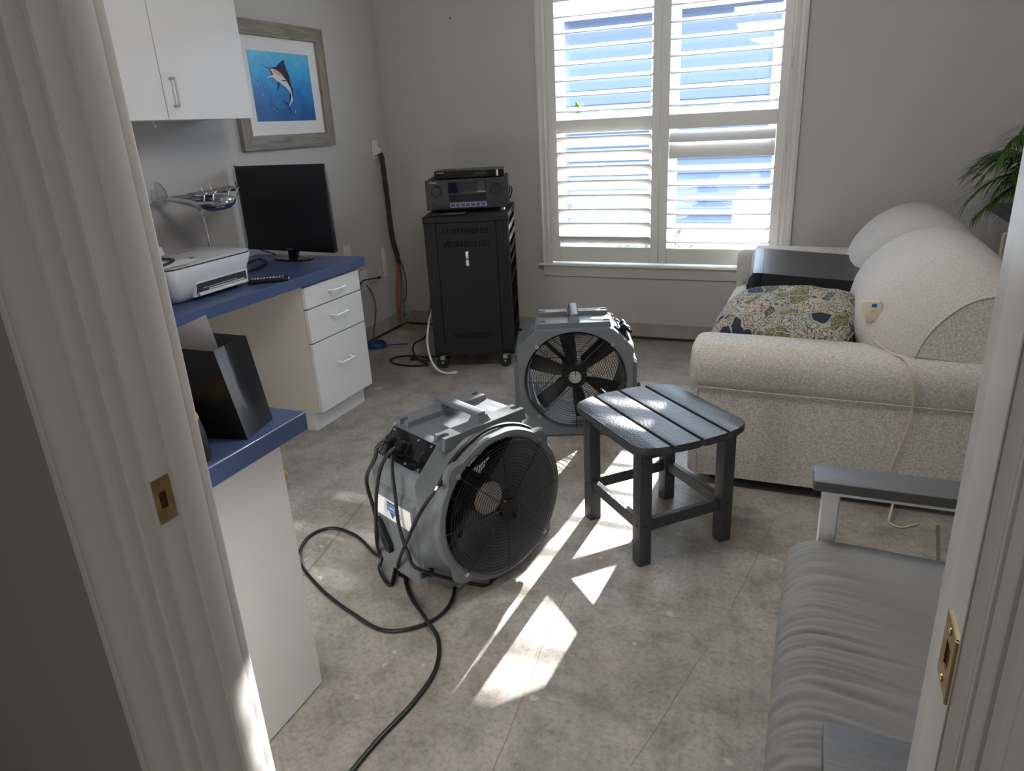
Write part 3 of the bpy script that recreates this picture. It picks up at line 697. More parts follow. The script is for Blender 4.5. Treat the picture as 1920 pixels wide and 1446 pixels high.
for yy in (-.135, -.065, .065, .135):
    bm = B(); zz = FZ + .040
    loft(bm, [[(x, yy + r * cos(a), zz + r * sin(a)) for a in [2 * pi * i / 14 for i in range(14)]] for x, r in ((.02, .002), (.045, .010), (.085, .0125), (.108, .0115), (.112, .004), (.118, .003), (.122, .001))]); e = obj('engine', bm, chrM, t)
    bm = B()
    for k in range(3):
        a = .5 + 2 * pi * k / 3; M = Matrix.Translation((.114, yy, zz)) @ Matrix.Rotation(a, 4, 'X')
        loft(bm, [[M @ Vector((.0012 * cos(q) + y_ * .02, w * sin(q), y_)) for q in [2 * pi * i / 8 for i in range(8)]] for y_, w in ((.002, .002), (.012, .005), (.026, .0055), (.036, .002))])
    obj('propeller', bm, chrM, e)
bm = B()
for k in range(9): box(bm, .085 - k * .009, .080 - k * .009, -.0400, -.0375, FZ + .004, FZ + .009)
obj('cabin_windows', bm, dkM, t, smooth=0)
bm = B(); cyl(bm, (-.0, 0, FZ - .03), (.012, 0, .02), .0065, .0085, 16); cyl(bm, (0, 0, FZ - .045), (-.001, 0, FZ - .025), .011, .009, 16); ring(bm, (.001, 0, FZ - .06), .0085, .0025, 'Z', 24, 6); obj('stem', bm, chrM, t)
bm = B(); loft(bm, [[(.013 + r * cos(a), r * sin(a), z) for a in [2 * pi * i / 32 for i in range(32)]] for r, z in ((.060, 0), (.062, .006), (.05, .013), (.02, .020), (.009, .026))]); obj('base', bm, chrM, t)

# printer
t = thing('printer', 'light grey all in one inkjet printer on the desk', 'printer', (-2.205, 2.140, ZD), pi / 2 + R_(1))   # local -y faces +X room, x along Y
PW_, PD = .432, .305
def pf(z):  # front face profile: leans out at top
    return 0
bm = B(); secs = []
for z, gx, y0, y1 in ((.0, .175, .060, .285), (.004, .186, .045, .296), (.02, .196, .030, .302), (.06, .207, .016, .305), (.10, .218, .003, .305), (.128, .226, -.004, .305), (.136, .227, -.004, .305)):
    secs.append([(x, y, z) for x, y in rrect(gx * 2, y1 - y0, .035, 6, 0, (y0 + y1) / 2)])
loft(bm, secs); body = obj('housing', bm, pgM, t)
bm = B(); prism(bm, rrect(.446, .298, .03, 6, 0, .152), .136, .141); obj('lid_gap', bm, dkM, t)
bm = B(); prism(bm, rrect(.450, .303, .033, 6, 0, .152), .141, .150, None, .003); obj('scanner_lid', bm, pgTop, t)
bm = B(); box(bm, -.10, .176, .0085, .05, .026, .062); tm = obj('output_slot', bm, dkM, t)
tm.location = (.0, .0, 0)
bm = B(); prism(bm, [(-.115, .026), (.185, .026), (.180, .081), (-.095, .081)], -.0052, .018, XZ); 
bm.free()
bm = B(); fr = [(-.118, .016), (.182, .016), (.188, .070), (-.098, .070)]; inn = [(-.110, .022), (.174, .022), (.180, .064), (-.094, .064)]
for i in range(4):
    prism(bm, [fr[i], fr[(i + 1) % 4], inn[(i + 1) % 4], inn[i]], -.024, -.010, XZ)
obj('slot_surround', bm, pgM, t)
bm = B(); box(bm, -.10, .172, -.0, .02, .024, .030); box(bm, -.10, .172, -.002, .006, .018, .026, .001, 1); obj('paper_tray', bm, pgM, t)
bm = B(); box(bm, -.04, .16, .0065, .02, .032, .038); box(bm, -.07, .12, .0075, .016, .042, .044); obj('tray_ribs', bm, pgTop, t, smooth=0)
bm = B(); tube(bm, [(-.10, .0045, .100), (.182, .0025, .112), (.190, .0030, .108), (.190, .0075, .085)], .0006, 6, 0); box(bm, .03, .052, .0018, .006, .106, .111, .001, 1); obj('access_line', bm, dkM, t)
bm = B(); ring(bm, (-.02, .10, .1503), .017, .0012, 'Z', 32, 6); obj('logo_ring', bm, dkM, t)
text('logo', 'hp', .022, dkM, t, TM((-.02, .10, .1503), 0, 0, 0))
text('model_number', 'DeskJet', .007, dkM, t, TM((-.145, .0015, .118)) @ Matrix.Rotation(pi / 2, 4, 'X'))
bm = B(); box(bm, .196, .203, .006, .009, .038, .048); obj('energy_label', bm, dkM, t, smooth=0)
bm = B()
for k in range(3): box(bm, .06 + k * .038, .090 + k * .038, .245, .27, .150, .1506)
obj('sticker', bm, stainM, t, smooth=0)
bm = B(); secs = []
for v in range(9):   # rear paper support and fed sheet
    secs.append([])
prism(bm, [(-.20, 0), (.02, 0), (.02, .035), (-.20, .035)], 0, .006, TM((0, .275, .150), R_(68))); obj('rear_paper_support', bm, pgTop, t)
bm = B(); w = .215; rows = []
for i in range(9):
    v = i / 8; rows.append([bm.verts.new((-.20 + w * j / 8 - (.05 * v * v * (j / 8) if j > 4 else 0), .285 + .045 * v + .02 * sin(pi * v), .150 + .145 * v - .09 * (j / 8) ** 2.2 * v)) for j in range(9)])
for i in range(8):
    for j in range(8): bm.faces.new((rows[i][j], rows[i][j + 1], rows[i + 1][j + 1], rows[i + 1][j]))
tag(obj('paper_sheet', bm, paperM, None), '', 'paper')
ps = [o for o in bpy.data.objects if o.name.startswith('paper_sheet')][0]
ps.data.transform(mw(t)); ps['label'] = 'curled white paper sheet standing in the back of the printer'
# loose receipts and black cable lying on the lid
bm = B(); M = mw(t)
for poly, z, tl in (([(-.215, .03), (-.05, .005), (-.03, .10), (-.20, .16)], .1515, .02), ([(-.235, -.005), (-.12, -.012), (-.07, .05), (-.22, .10)], .1535, -.03)):
    a = [M @ Vector((x, y, z)) for x, y in poly]; vs = [bm.verts.new(q) for q in a]; f = bm.faces.new(vs)
tag(obj('loose_receipt', bm, receiptM, None, smooth=0), 'crumpled pale receipts lying under the black cable on the printer lid', 'paper')
bm = B(); tube(bm, [M @ Vector(p) for p in ((-.215, .215, .160), (-.17, .20, .157), (-.12, .20, .158), (-.085, .215, .160), (-.055, .24, .168), (-.030, .262, .176), (-.05, .25, .168), (-.08, .20, .158), (-.085, .15, .158), (-.10, .10, .158), (-.16, .06, .158), (-.215, .035, .158))], .0055, 8, 6)
tag(obj('usb_cable', bm, cordM, None), 'black cable bent back on itself across the printer lid', 'cable')

# remote on desk
def remote(name, label, loc, rz, L, w, cat='remote control'):
    t = thing(name, label, cat, loc, rz)
    bm = B(); box(bm, -L / 2, L / 2, -w / 2, w / 2, .001, .019, .006, 2); obj('case', bm, blkM, t)
    bm = B(); box(bm, L / 2 - .002, L / 2 + .0015, -w / 2 + .004, w / 2 - .004, .003, .017, .002, 1); obj('end_cap', bm, steelM, t)
    bm = B(); bm2 = B()
    for i in range(11):
        for j in range(3): box(bm if (i + j) % 5 else bm2, -L / 2 + .015 + i * (L - .03) / 11, -L / 2 + .022 + i * (L - .03) / 11, -w / 2 + .008 + j * (w - .016) / 3, -w / 2 + .015 + j * (w - .016) / 3, .019, .0205)
    obj('buttons', bm, whiteC, t, smooth=0); bm2.free(); return t
remote('remote_control', 'black remote control with pale buttons beside the printer on the desk', (-2.165, 2.385, ZD), R_(38), .17, .045)

# ------------------------------------------------------------------ near counter things
# gift bag, white card inside
t = thing('gift_bag', 'open black paper gift bag on the near blue worktop', 'bag', (-1.2, 1.1, ZN))
zb, zt = ZN + .001, .982
A0 = (-1.082, 1.048); A1 = (-1.108, 1.158); wv_ = .30
T0 = Vector((-1.143, 1.062, .944)); T1 = Vector((-1.158, 1.175, .945))
bm = B()
b0 = Vector((A0[0], A0[1], zb)); b1 = Vector((A1[0], A1[1], zb)); bl = Vector((A0[0] - wv_, A0[1] - .06, zb)); bl1 = Vector((A1[0] - wv_, A1[1] - .06, zb))
tl = Vector((T0.x - .28, T0.y - .05, .962)); tl1 = Vector((T1.x - .28, T1.y - .05, .962))
n = 8
def lerp(a, b, t): return a + (b - a) * t
def wall(a, b, c, d, name, ma, crease=0, seed=0):   # a-b bottom, c-d top
    bm = B(); g = []
    nrm = (b - a).cross(c - a).normalized()
    for i in range(n + 1):
        row = []
        for j in range(n + 1):
            u, v = i / n, j / n; p = lerp(lerp(a, b, u), lerp(c, d, u), v)
            if crease:
                fold = -abs(u - .5) * 2 + 1; p = p - nrm * crease * fold * (.35 + .65 * v) * (1 if v > .3 else v / .3)
            p = p + nrm * .0035 * noise.noise(p * 22 + Vector((seed, 0, 0))) * (1 if 0 < i < n and 0 < j < n else 0)
            row.append(bm.verts.new(p))
        g.append(row)
    for i in range(n):
        for j in range(n): bm.faces.new((g[i][j], g[i + 1][j], g[i + 1][j + 1], g[i][j + 1]))
    
    return obj(name, bm, ma, t, True, smooth=25)
wall(bl, b0, tl, T0, 'front_panel', bagM, 0, 1); wall(b0, b1, T0, T1, 'gusset', bagM, .017, 2); wall(bl1, b1, tl1, T1, 'rear_panel', bagM, 0, 3); wall(bl, bl1, tl, tl1, 'gusset', bagM, -.012, 4)
bm = B(); vs = [bm.verts.new(p) for p in (bl, b0, b1, bl1)]; bm.faces.new(vs); 
obj('bottom_panel', bm, bagM, t, True, smooth=0)
for a, c in ((lerp(tl, T0, .5), lerp(tl, T0, .82)), (lerp(tl1, T1, .45), lerp(tl1, T1, .75))):
    bm = B(); tube(bm, [a + Vector((0, 0, -.02)), a + Vector((0, 0, .004)), lerp(a, c, .2) + Vector((0, 0, .012)), lerp(a, c, .35) + Vector((.0, .0, .004)), lerp(a, c, .35) + Vector((0, 0, -.03))], .003, 8, 5); obj('rope_handle', bm, rubM, t, True)
bm = B(); a, b_, c, d = [atY(px, py, 1.10) for px, py in ((386, 590), (413, 663), (318, 664), (300, 630))]
q = [bm.verts.new(p) for p in (a, b_, b_ + Vector((-.02, 0, -.12)), d + Vector((-.04, 0, -.16)), d)]; bm.faces.new(q)

tag(obj('white_card', bm, paperM, None, smooth=0), 'blank white card sticking out of the black gift bag', 'card')
# black pouch with yellow trim
t = thing('tool_pouch', 'black padded pouch with yellow patch beside the gift bag', 'pouch', (-1.16, .93, ZN))
bm = B(); secs = []
for i in range(11):
    v = i / 10; z = .001 + .135 * v; h = (1 - v ** 2.6) ** .5 if v < 1 else 0
    rx, ry = .012 + .085 * h, .010 + .052 * h
    secs.append([(-.02 + rx * cos(a), .0 + ry * sin(a), z) for a in [2 * pi * k / 24 for k in range(24)]])
loft(bm, secs); obj('body', bm, rubM, t)
bm = B(); tube(bm, [(.079 * cos(a) * 1.0 - .02, -.052, .068 + .068 * sin(a)) for a in [pi * k / 12 for k in range(-1, 14)]], .003, 8, 0); obj('piping', bm, blkM, t)
bm = B(); loft(bm, [[(-.02 + (.0135 + .085 * (1 - (z / .136) ** 2.6) ** .5) * cos(a), (.0115 + .052 * (1 - (z / .136) ** 2.6) ** .5) * sin(a), z + .001) for a in [2 * pi * k / 32 for k in range(32)]] for z in (.084, .092, .10, .108, .115)]); obj('yellow_patch', bm, yelM, t)

# ------------------------------------------------------------------ equipment rack
ra = math.atan2(.155, .445)
t = thing('equipment_rack', 'tall black steel equipment rack on casters near the back left corner', 'equipment rack', (-2.02, 3.50, 0), ra)
RW, RD, Z0, Z1 = .470, .60, .092, .895
bm = B(); box(bm, -.004, RW + .004, -.004, RD, Z1 - .035, Z1, .003, 1); 
obj('top_panel', bm, rackM, t)
bm = B()
box(bm, 0, .065, 0, .03, Z0 + .0, Z1 - .035); box(bm, RW - .065, RW, 0, .03, Z0, Z1 - .035); box(bm, 0, RW, RD - .03, RD, Z0, Z1 - .035); box(bm, 0, .02, .03, RD - .03, Z0, Z1 - .035); box(bm, 0, RW, 0, RD, Z0, Z0 + .02); box(bm, .065, RW - .065, .004, .03, Z0, Z0 + .055)
box(bm, RW - .03, RW, RD - .06, RD, Z0, Z1 - .03)
obj('frame', bm, rackM, t)
# side door with vent slots: slots are real openings
def slotted(x0, x1, z0, z1, rows):
    bm = B(); zc = z0
    for (za, zb_, xa, xb, cnt) in rows:
        box(bm, x0, x1, -.001, .008, zc, za); box(bm, x0, xa, -.001, .008, za, zb_); box(bm, xb, x1, -.001, .008, za, zb_)
        w = (xb - xa) / cnt
        for k in range(cnt): box(bm, xa + w * k + w * .42, xa + w * (k + 1), -.001, .008, za, zb_)
        zc = zb_
    box(bm, x0, x1, -.001, .008, zc, z1); return bm
bm = slotted(.069, RW - .069, Z0 + .002, Z1 - .037, [(.195, .228, .115, RW - .120, 24), (.725, .758, .105, RW - .105, 22), (.795, .828, .105, RW - .105, 22)])
sdn = obj('side_door', bm, rackM, t, smooth=0)
bm = B(); box(bm, .075, RW - .075, .03, .034, Z0 + .02, Z1 - .04); obj('inner_liner', bm, dkM, t, smooth=0)
bm = B(); box(bm, .222, .243, -.006, -.001, .655, .700, .003, 2); cyl(bm, (.2325, -.007, .69), (.2325, -.001, .69), .007, n=16); lk = obj('lock', bm, steelM, sdn)
bm = B(); prism(bm, [(.2325 + x, .636 + y) for x, y in rrect(.017, .034, .006, 4)], .0045, .006, XZ); obj('key_tag', bm, labelM, sdn)
for x in (.02, .055, .125, .235, .345, .415, .45):
    bm = B(); cyl(bm, (x, -.008, Z1 - .018), (x, -.003, Z1 - .018), .005, n=10); obj('bolt', bm, dkM, t)
for x, z in ((.033, .76), (RW - .022, .76), (.033, .22), (RW - .022, .22)):
    bm = B(); box(bm, x - .0025, x + .0025, -.0012, .001, z - .018, z + .018); obj('hinge_slot', bm, dkM, t, smooth=0)
# open front on local +x side: rails, shelves and shelf lips
for y in (.035, RD - .075):
    bm = B(); box(bm, RW - .02, RW + .002, y, y + .022, Z0 + .02, Z1 - .035)
    for k in range(28): box(bm, RW + .0015, RW + .0035, y + .007, y + .014, Z0 + .04 + k * .026, Z0 + .05 + k * .026)
    obj('mounting_rail', bm, rackM, t, smooth=0)
for k, z in enumerate((.80, .735, .665, .60, .50, .33, .20)):
    bm = B(); box(bm, .05, RW + .004, .03, RD - .05, z, z + .004); box(bm, RW - .002, RW + .004, .03, RD - .05, z, z + (.028 if k < 4 else .014)); obj('shelf', bm, steelM if k in (0, 1) else rackM, t, smooth=0)
bm = B(); box(bm, .06, RW - .01, .06, RD - .08, .742, .79, .003, 1); obj('rack_unit', bm, blkM, t)
for x, y in ((.045, .05), (RW - .05, .05), (.045, RD - .05), (RW - .05, RD - .05)):
    bm = B(); box(bm, x - .026, x + .026, y - .026, y + .026, Z0 - .004, Z0); cyl(bm, (x, y, Z0 - .018), (x, y, Z0 - .003), .016, .02, 16)
    for sy in (-.0155, .0125): box(bm, x - .022, x + .004, y + sy, y + sy + .003, .052, Z0 - .016)
    cyl(bm, (x - .010, y - .016, .036), (x - .010, y + .016, .036), .006, n=12)
    cs = obj('caster', bm, steelM, t)
    bm = B(); cyl(bm, (x - .010, y - .012, .036), (x - .010, y + .012, .036), .036, n=28); obj('wheel', bm, rubM, cs)

# receiver on the rack
RZ = math.atan2(.225, .425)
t = thing('av_receiver', 'dark grey audio video receiver with two round knobs on top of the rack', 'receiver', (-2.072, 3.652, Z1), R_(22))
RWd, RH = .470, .166; z0 = .018
bm = B(); box(bm, 0, RWd, 0, .012, z0, z0 + RH, .002, 1); obj('front_panel', bm, mat('anthracite_panel', (.022, .023, .027), .4), t)
bm = B(); box(bm, .004, RWd - .004, .012, .36, z0 + .002, z0 + RH - .002, .002, 1); cs = obj('case', bm, rackM, t)
bm = B(); box(bm, .128, .345, -.002, .002, z0 + .088, z0 + .150, .001, 1); obj('display_window', bm, dispM, t)
bm = B(); box(bm, .130, .343, -.003, .001, z0 + .044, z0 + .082, .001, 1); obj('control_strip', bm, rackM, t)
for k in range(6):
    bm = B(); cyl(bm, (.188 + k * .02, -.005, z0 + .064), (.188 + k * .02, -.002, z0 + .064), .0035, n=12); obj('button', bm, dkM, t)
bm = B(); box(bm, .133, .343, -.0015, .001, z0 + .010, z0 + .036); st = obj('feature_sticker', bm, mat('sticker_grey', (.30, .31, .42), .5), t, smooth=0)
bm = B(); random.seed(2)
for k in range(7): box(bm, .138 + k * .029, .160 + k * .029, -.0019, -.0014, z0 + .015, z0 + .031)
obj('sticker_icon', bm, mat('sticker_icon_blue', (.07, .09, .20), .5), st, smooth=0)
for x in (.063, .400):
    bm = B(); cyl(bm, (x, -.022, z0 + .105), (x, 0, z0 + .105), .028, .030, 40); ring(bm, (x, -.022, z0 + .105), .0265, .0018, n=40); obj('knob', bm, blkM, t)
for x, r in ((.040, .010), (.07, .004), (.092, .0035), (.365, .008), (.388, .004), (.42, .004)):
    bm = B(); cyl(bm, (x, -.004, z0 + .034), (x, 0, z0 + .034), r, n=16); obj('jack', bm, dkM, t)
text('brand_mark', 'Pioneer', .013, labelM, t, TM((.048, -.0006, z0 + .152)) @ Matrix.Rotation(pi / 2, 4, 'X'))
for x, y in ((.04, .04), (RWd - .04, .04), (.04, .31), (RWd - .04, .31)):
    bm = B(); cyl(bm, (x, y, 0), (x, y, z0 + .003), .016, .014, 18); obj('foot', bm, steelM if x > .3 else rubM, t)
# disc player
t = thing('disc_player', 'slim gloss black disc player lying on the receiver', 'disc player', (-2.072, 3.652, Z1 + z0 + RH), R_(22))
t.location = Vector(t.location) + Vector((.05, .025, 0)); MATS[t.name] = Matrix.Translation(t.location) @ Matrix.Rotation(R_(22), 4, 'Z')
bm = B(); box(bm, 0, .395, 0, .21, .004, .046, .003, 2); obj('case', bm, blkM, t)
bm = B(); box(bm, .002, .393, -.004, .002, .006, .043, .002, 1); obj('fascia', bm, glossB, t)
bm = B(); box(bm, .350, .362, -.0048, -.003, .008, .041, .001, 1); obj('label_strip', bm, labelM, t)
bm = B(); box(bm, .23, .30, -.0046, -.003, .018, .034, .001, 1); obj('disc_tray', bm, dkM, t)
text('brand_mark', 'SAMSUNG', .009, steelM, t, TM((.034, -.0044, .036)) @ Matrix.Rotation(pi / 2, 4, 'X'))
for x, y in ((.03, .03), (.365, .03), (.03, .18), (.365, .18)):
    bm = B(); cyl(bm, (x, y, 0), (x, y, .005), .01, n=14); obj('foot', bm, rubM, t)
# black remote lying on rack
t = thing('slim_remote', 'slim black remote control lying on the rack in front of the receiver', 'remote control', (-1.905, 3.596, Z1), ra + R_(2))
bm = B(); box(bm, -.095, .095, -.026, .022, .001, .013, .004, 2); obj('case', bm, blkM, t)
bm = B()
for k in range(5): box(bm, -.018 + k * .011, -.011 + k * .011, -.010, -.003, .013, .0142)
obj('buttons', bm, steelM, t, smooth=0)
M = MATS['av_receiver']
bm = B()
for dx, r in ((0, .05), (.014, .04)): tube(bm, [M @ Vector(p) for p in ((.43 + dx, .37, .10), (.46 + dx, .40, .10), (.47 + dx, .43, .07), (.45 + dx, .46, .02), (.42 + dx, .46, .012))], .004, 8, 5)
tag(obj('receiver_cable', bm, cordM, None), 'pair of black cables drooping behind the receiver on the rack', 'cable')
M = MATS['equipment_rack']
bm = B(); tube(bm, [(-2.09, 3.66, .50), (-2.105, 3.62, .30), (-2.13, 3.60, .18), (-2.22, 3.60, .12), (-2.24, 3.62, .05), (-2.18, 3.60, .012), (-2.11, 3.56, .012), (-2.2, 3.52, .008), (-2.32, 3.53, .007), (-2.40, 3.60, .007), (-2.36, 3.68, .007), (-2.24, 3.70, .007), (-2.12, 3.64, .007), (-2.22, 3.62, .014), (-2.28, 3.64, .008), (-2.22, 3.70, .008), (-2.05, 3.74, .007)], .0055, 8, 8)
tag(obj('black_power_cable', bm, cordM, None), 'black power cable coiled on the floor left of the rack', 'cable')
bm = B(); tube(bm, [(-2.085, 3.62, .34), (-2.082, 3.56, .26), (-2.06, 3.49, .18), (-2.02, 3.44, .10), (-1.98, 3.43, .04), (-1.93, 3.44, .012), (-1.89, 3.46, .010)], .0065, 8, 8)
box(bm, -1.895, -1.865, 3.452, 3.478, .002, .020, .003, 1); tag(obj('white_cable', bm, whiteC, None), 'white cable hanging down the left side of the rack to the front caster', 'cable')

# ------------------------------------------------------------------ left wall fittings
t = thing('cable_outlet', 'white wall plate with a hooded cable outlet above the dark sleeve', 'wall plate', (XL, 4.245, 1.24))
bm = B(); box(bm, XL, XL + .006, 4.210, 4.280, 1.183, 1.298, .002, 1); obj('plate', bm, plateM, t, True)
bm = B(); prism(bm, [(XL + .004, 1.270), (XL + .004, 1.205), (XL + .045, 1.215), (XL + .050, 1.222)], -4.268, -4.222, XZ, .001); obj('hood', bm, plateM, t, True)
bm = B(); pts = [(XL + .032, 4.245, 1.225), (XL + .040, 4.255, 1.18), (XL + .040, 4.262, 1.06), (XL + .042, 4.265, .90), (XL + .042, 4.27, .75), (XL + .044, 4.275, .64), (XL + .048, 4.30, .54), (XL + .052, 4.305, .475)]
tube(bm, pts, lambda u: .017 + .0012 * sin(u * 60), 12, 10); s = obj('cable_sleeve', bm, sleeveM, None); tag(s, 'dark grey wrapped cable sleeve hanging down the left wall', 'cable sleeve')
for z in (1.0, .72):
    bm = B(); ring(bm, (XL + .041, 4.263 + (.006 if z < .8 else 0), z), .0185, .002, 'Z', 20, 6); obj('cable_tie', bm, cordM, s)
for nm_, lab, ma, r, pts in (
    ('orange_cable', 'thick orange cable coming out of the bottom of the dark sleeve', redC, .0075, [(XL + .050, 4.30, .50), (XL + .045, 4.292, .40), (XL + .04, 4.27, .25), (XL + .035, 4.255, .12)]),
    ('red_cable', 'thin dark red cable beside the thick orange one under the sleeve', mat('dark_red_cable', (.25, .05, .05), .5), .0045, [(XL + .052, 4.312, .50), (XL + .05, 4.318, .40), (XL + .05, 4.30, .25), (XL + .04, 4.270, .12), (XL + .05, 4.262, .05)]),
    ('green_cable', 'thin green cable hanging to the floor below the dark sleeve', grnC, .0032, [(XL + .055, 4.318, .48), (XL + .05, 4.335, .33), (XL + .05, 4.325, .20), (XL + .045, 4.315, .07), (XL + .05, 4.30, .004)]),
    ('thin_black_cable', 'thin black cable curving right below the dark sleeve', cordM, .0035, [(XL + .055, 4.318, .50), (XL + .06, 4.345, .42), (XL + .06, 4.365, .33), (XL + .055, 4.35, .22), (XL + .05, 4.31, .19)])):
    bm = B(); tube(bm, pts, r, 8, 8); tag(obj(nm_, bm, ma, None), lab, 'cable', None)
bm = B(); random.seed(5)
for k in range(7):
    a = Vector((XL + .038, 4.258, .11)); e = Vector((XL + .06 + random.uniform(-.03, .07), 4.26 + random.uniform(-.05, .06), .006)); tube(bm, [a, lerp(a, e, .5) + Vector((.01, random.uniform(-.02, .02), -.01)), e], .0012, 5, 5)
for k in range(4):
    x, y = XL + .07 + k * .016, 4.24 + .012 * (k % 2); cyl(bm, (x, y, .005), (x + .03, y + .006, .005), .005, n=8)
tag(obj('wire_connectors', bm, copperM, None), 'small brass coloured connectors on stripped wires lying on the floor by the corner', 'connectors')
# outlets
def outlet(label, y0, z0, w=.075, h=.118):
    t = thing('wall_outlet', label, 'outlet', (XL, y0, z0))
    bm = B(); box(bm, XL, XL + .005, y0 - w / 2, y0 + w / 2, z0 - h / 2, z0 + h / 2, .002, 1); p_ = obj('plate', bm, plateM, t, True)
    for dz in (-.02, .02):
        bm = B(); box(bm, XL + .004, XL + .0065, y0 - .016, y0 + .016, z0 + dz - .013, z0 + dz + .013, .001, 1); obj('socket', bm, plateM, t, True)
outlet('pale wall outlet half hidden by the far corner of the desk top', 3.79, .625 + .0)
outlet('pale wall outlet below the desk top level right of the drawers', 3.94, .425, .082, .13)
outlet('narrow pale wall plate behind the dark cable sleeve near the floor', 4.20, .50, .04, .20)
bm = B(); a = [atX(px, py, XL + .05) for px, py in ((674, 534), (682, 526), (692, 524), (703, 522), (709, 521))]
tube(bm, [(XL + .004, 3.90, .42)] + a, .005, 8, 5); cyl(bm, a[-1], a[-1] + Vector((.004, .02, .001)), .009, n=10); tag(obj('coax_stub', bm, cordM, None), 'short black cable stub sticking out of the outlet beside the drawers', 'cable')
bm = B(); tube(bm, [(XL + .008, 3.945, .395), (XL + .03, 3.97, .33), (XL + .035, 3.985, .24), (XL + .03, 3.97, .15), (XL + .03, 3.93, .05), (XL + .06, 3.9, .008)], .0035, 8, 8); tag(obj('hanging_cable', bm, bluC, None), 'dark blue cable hanging from the outlet beside the drawers to the floor', 'cable')
bm = B()
for k in range(6):
    tube(bm, [(-2.66 + (.075 - .004 * (k % 3)) * cos(a) + .004 * sin(k), 3.83 + (.062 - .004 * (k % 2)) * sin(a), .006 + .006 * k * .8) for a in [2 * pi * i / 24 for i in range(24)]], .004, 6, 0, True)
tube(bm, [(-2.60, 3.86, .006), (-2.55, 3.90, .005), (-2.47, 3.93, .005)], .0035, 6, 5); tag(obj('coiled_cable', bm, bluC, None), 'blue network cable coiled on the floor beside the drawer cabinet', 'cable')

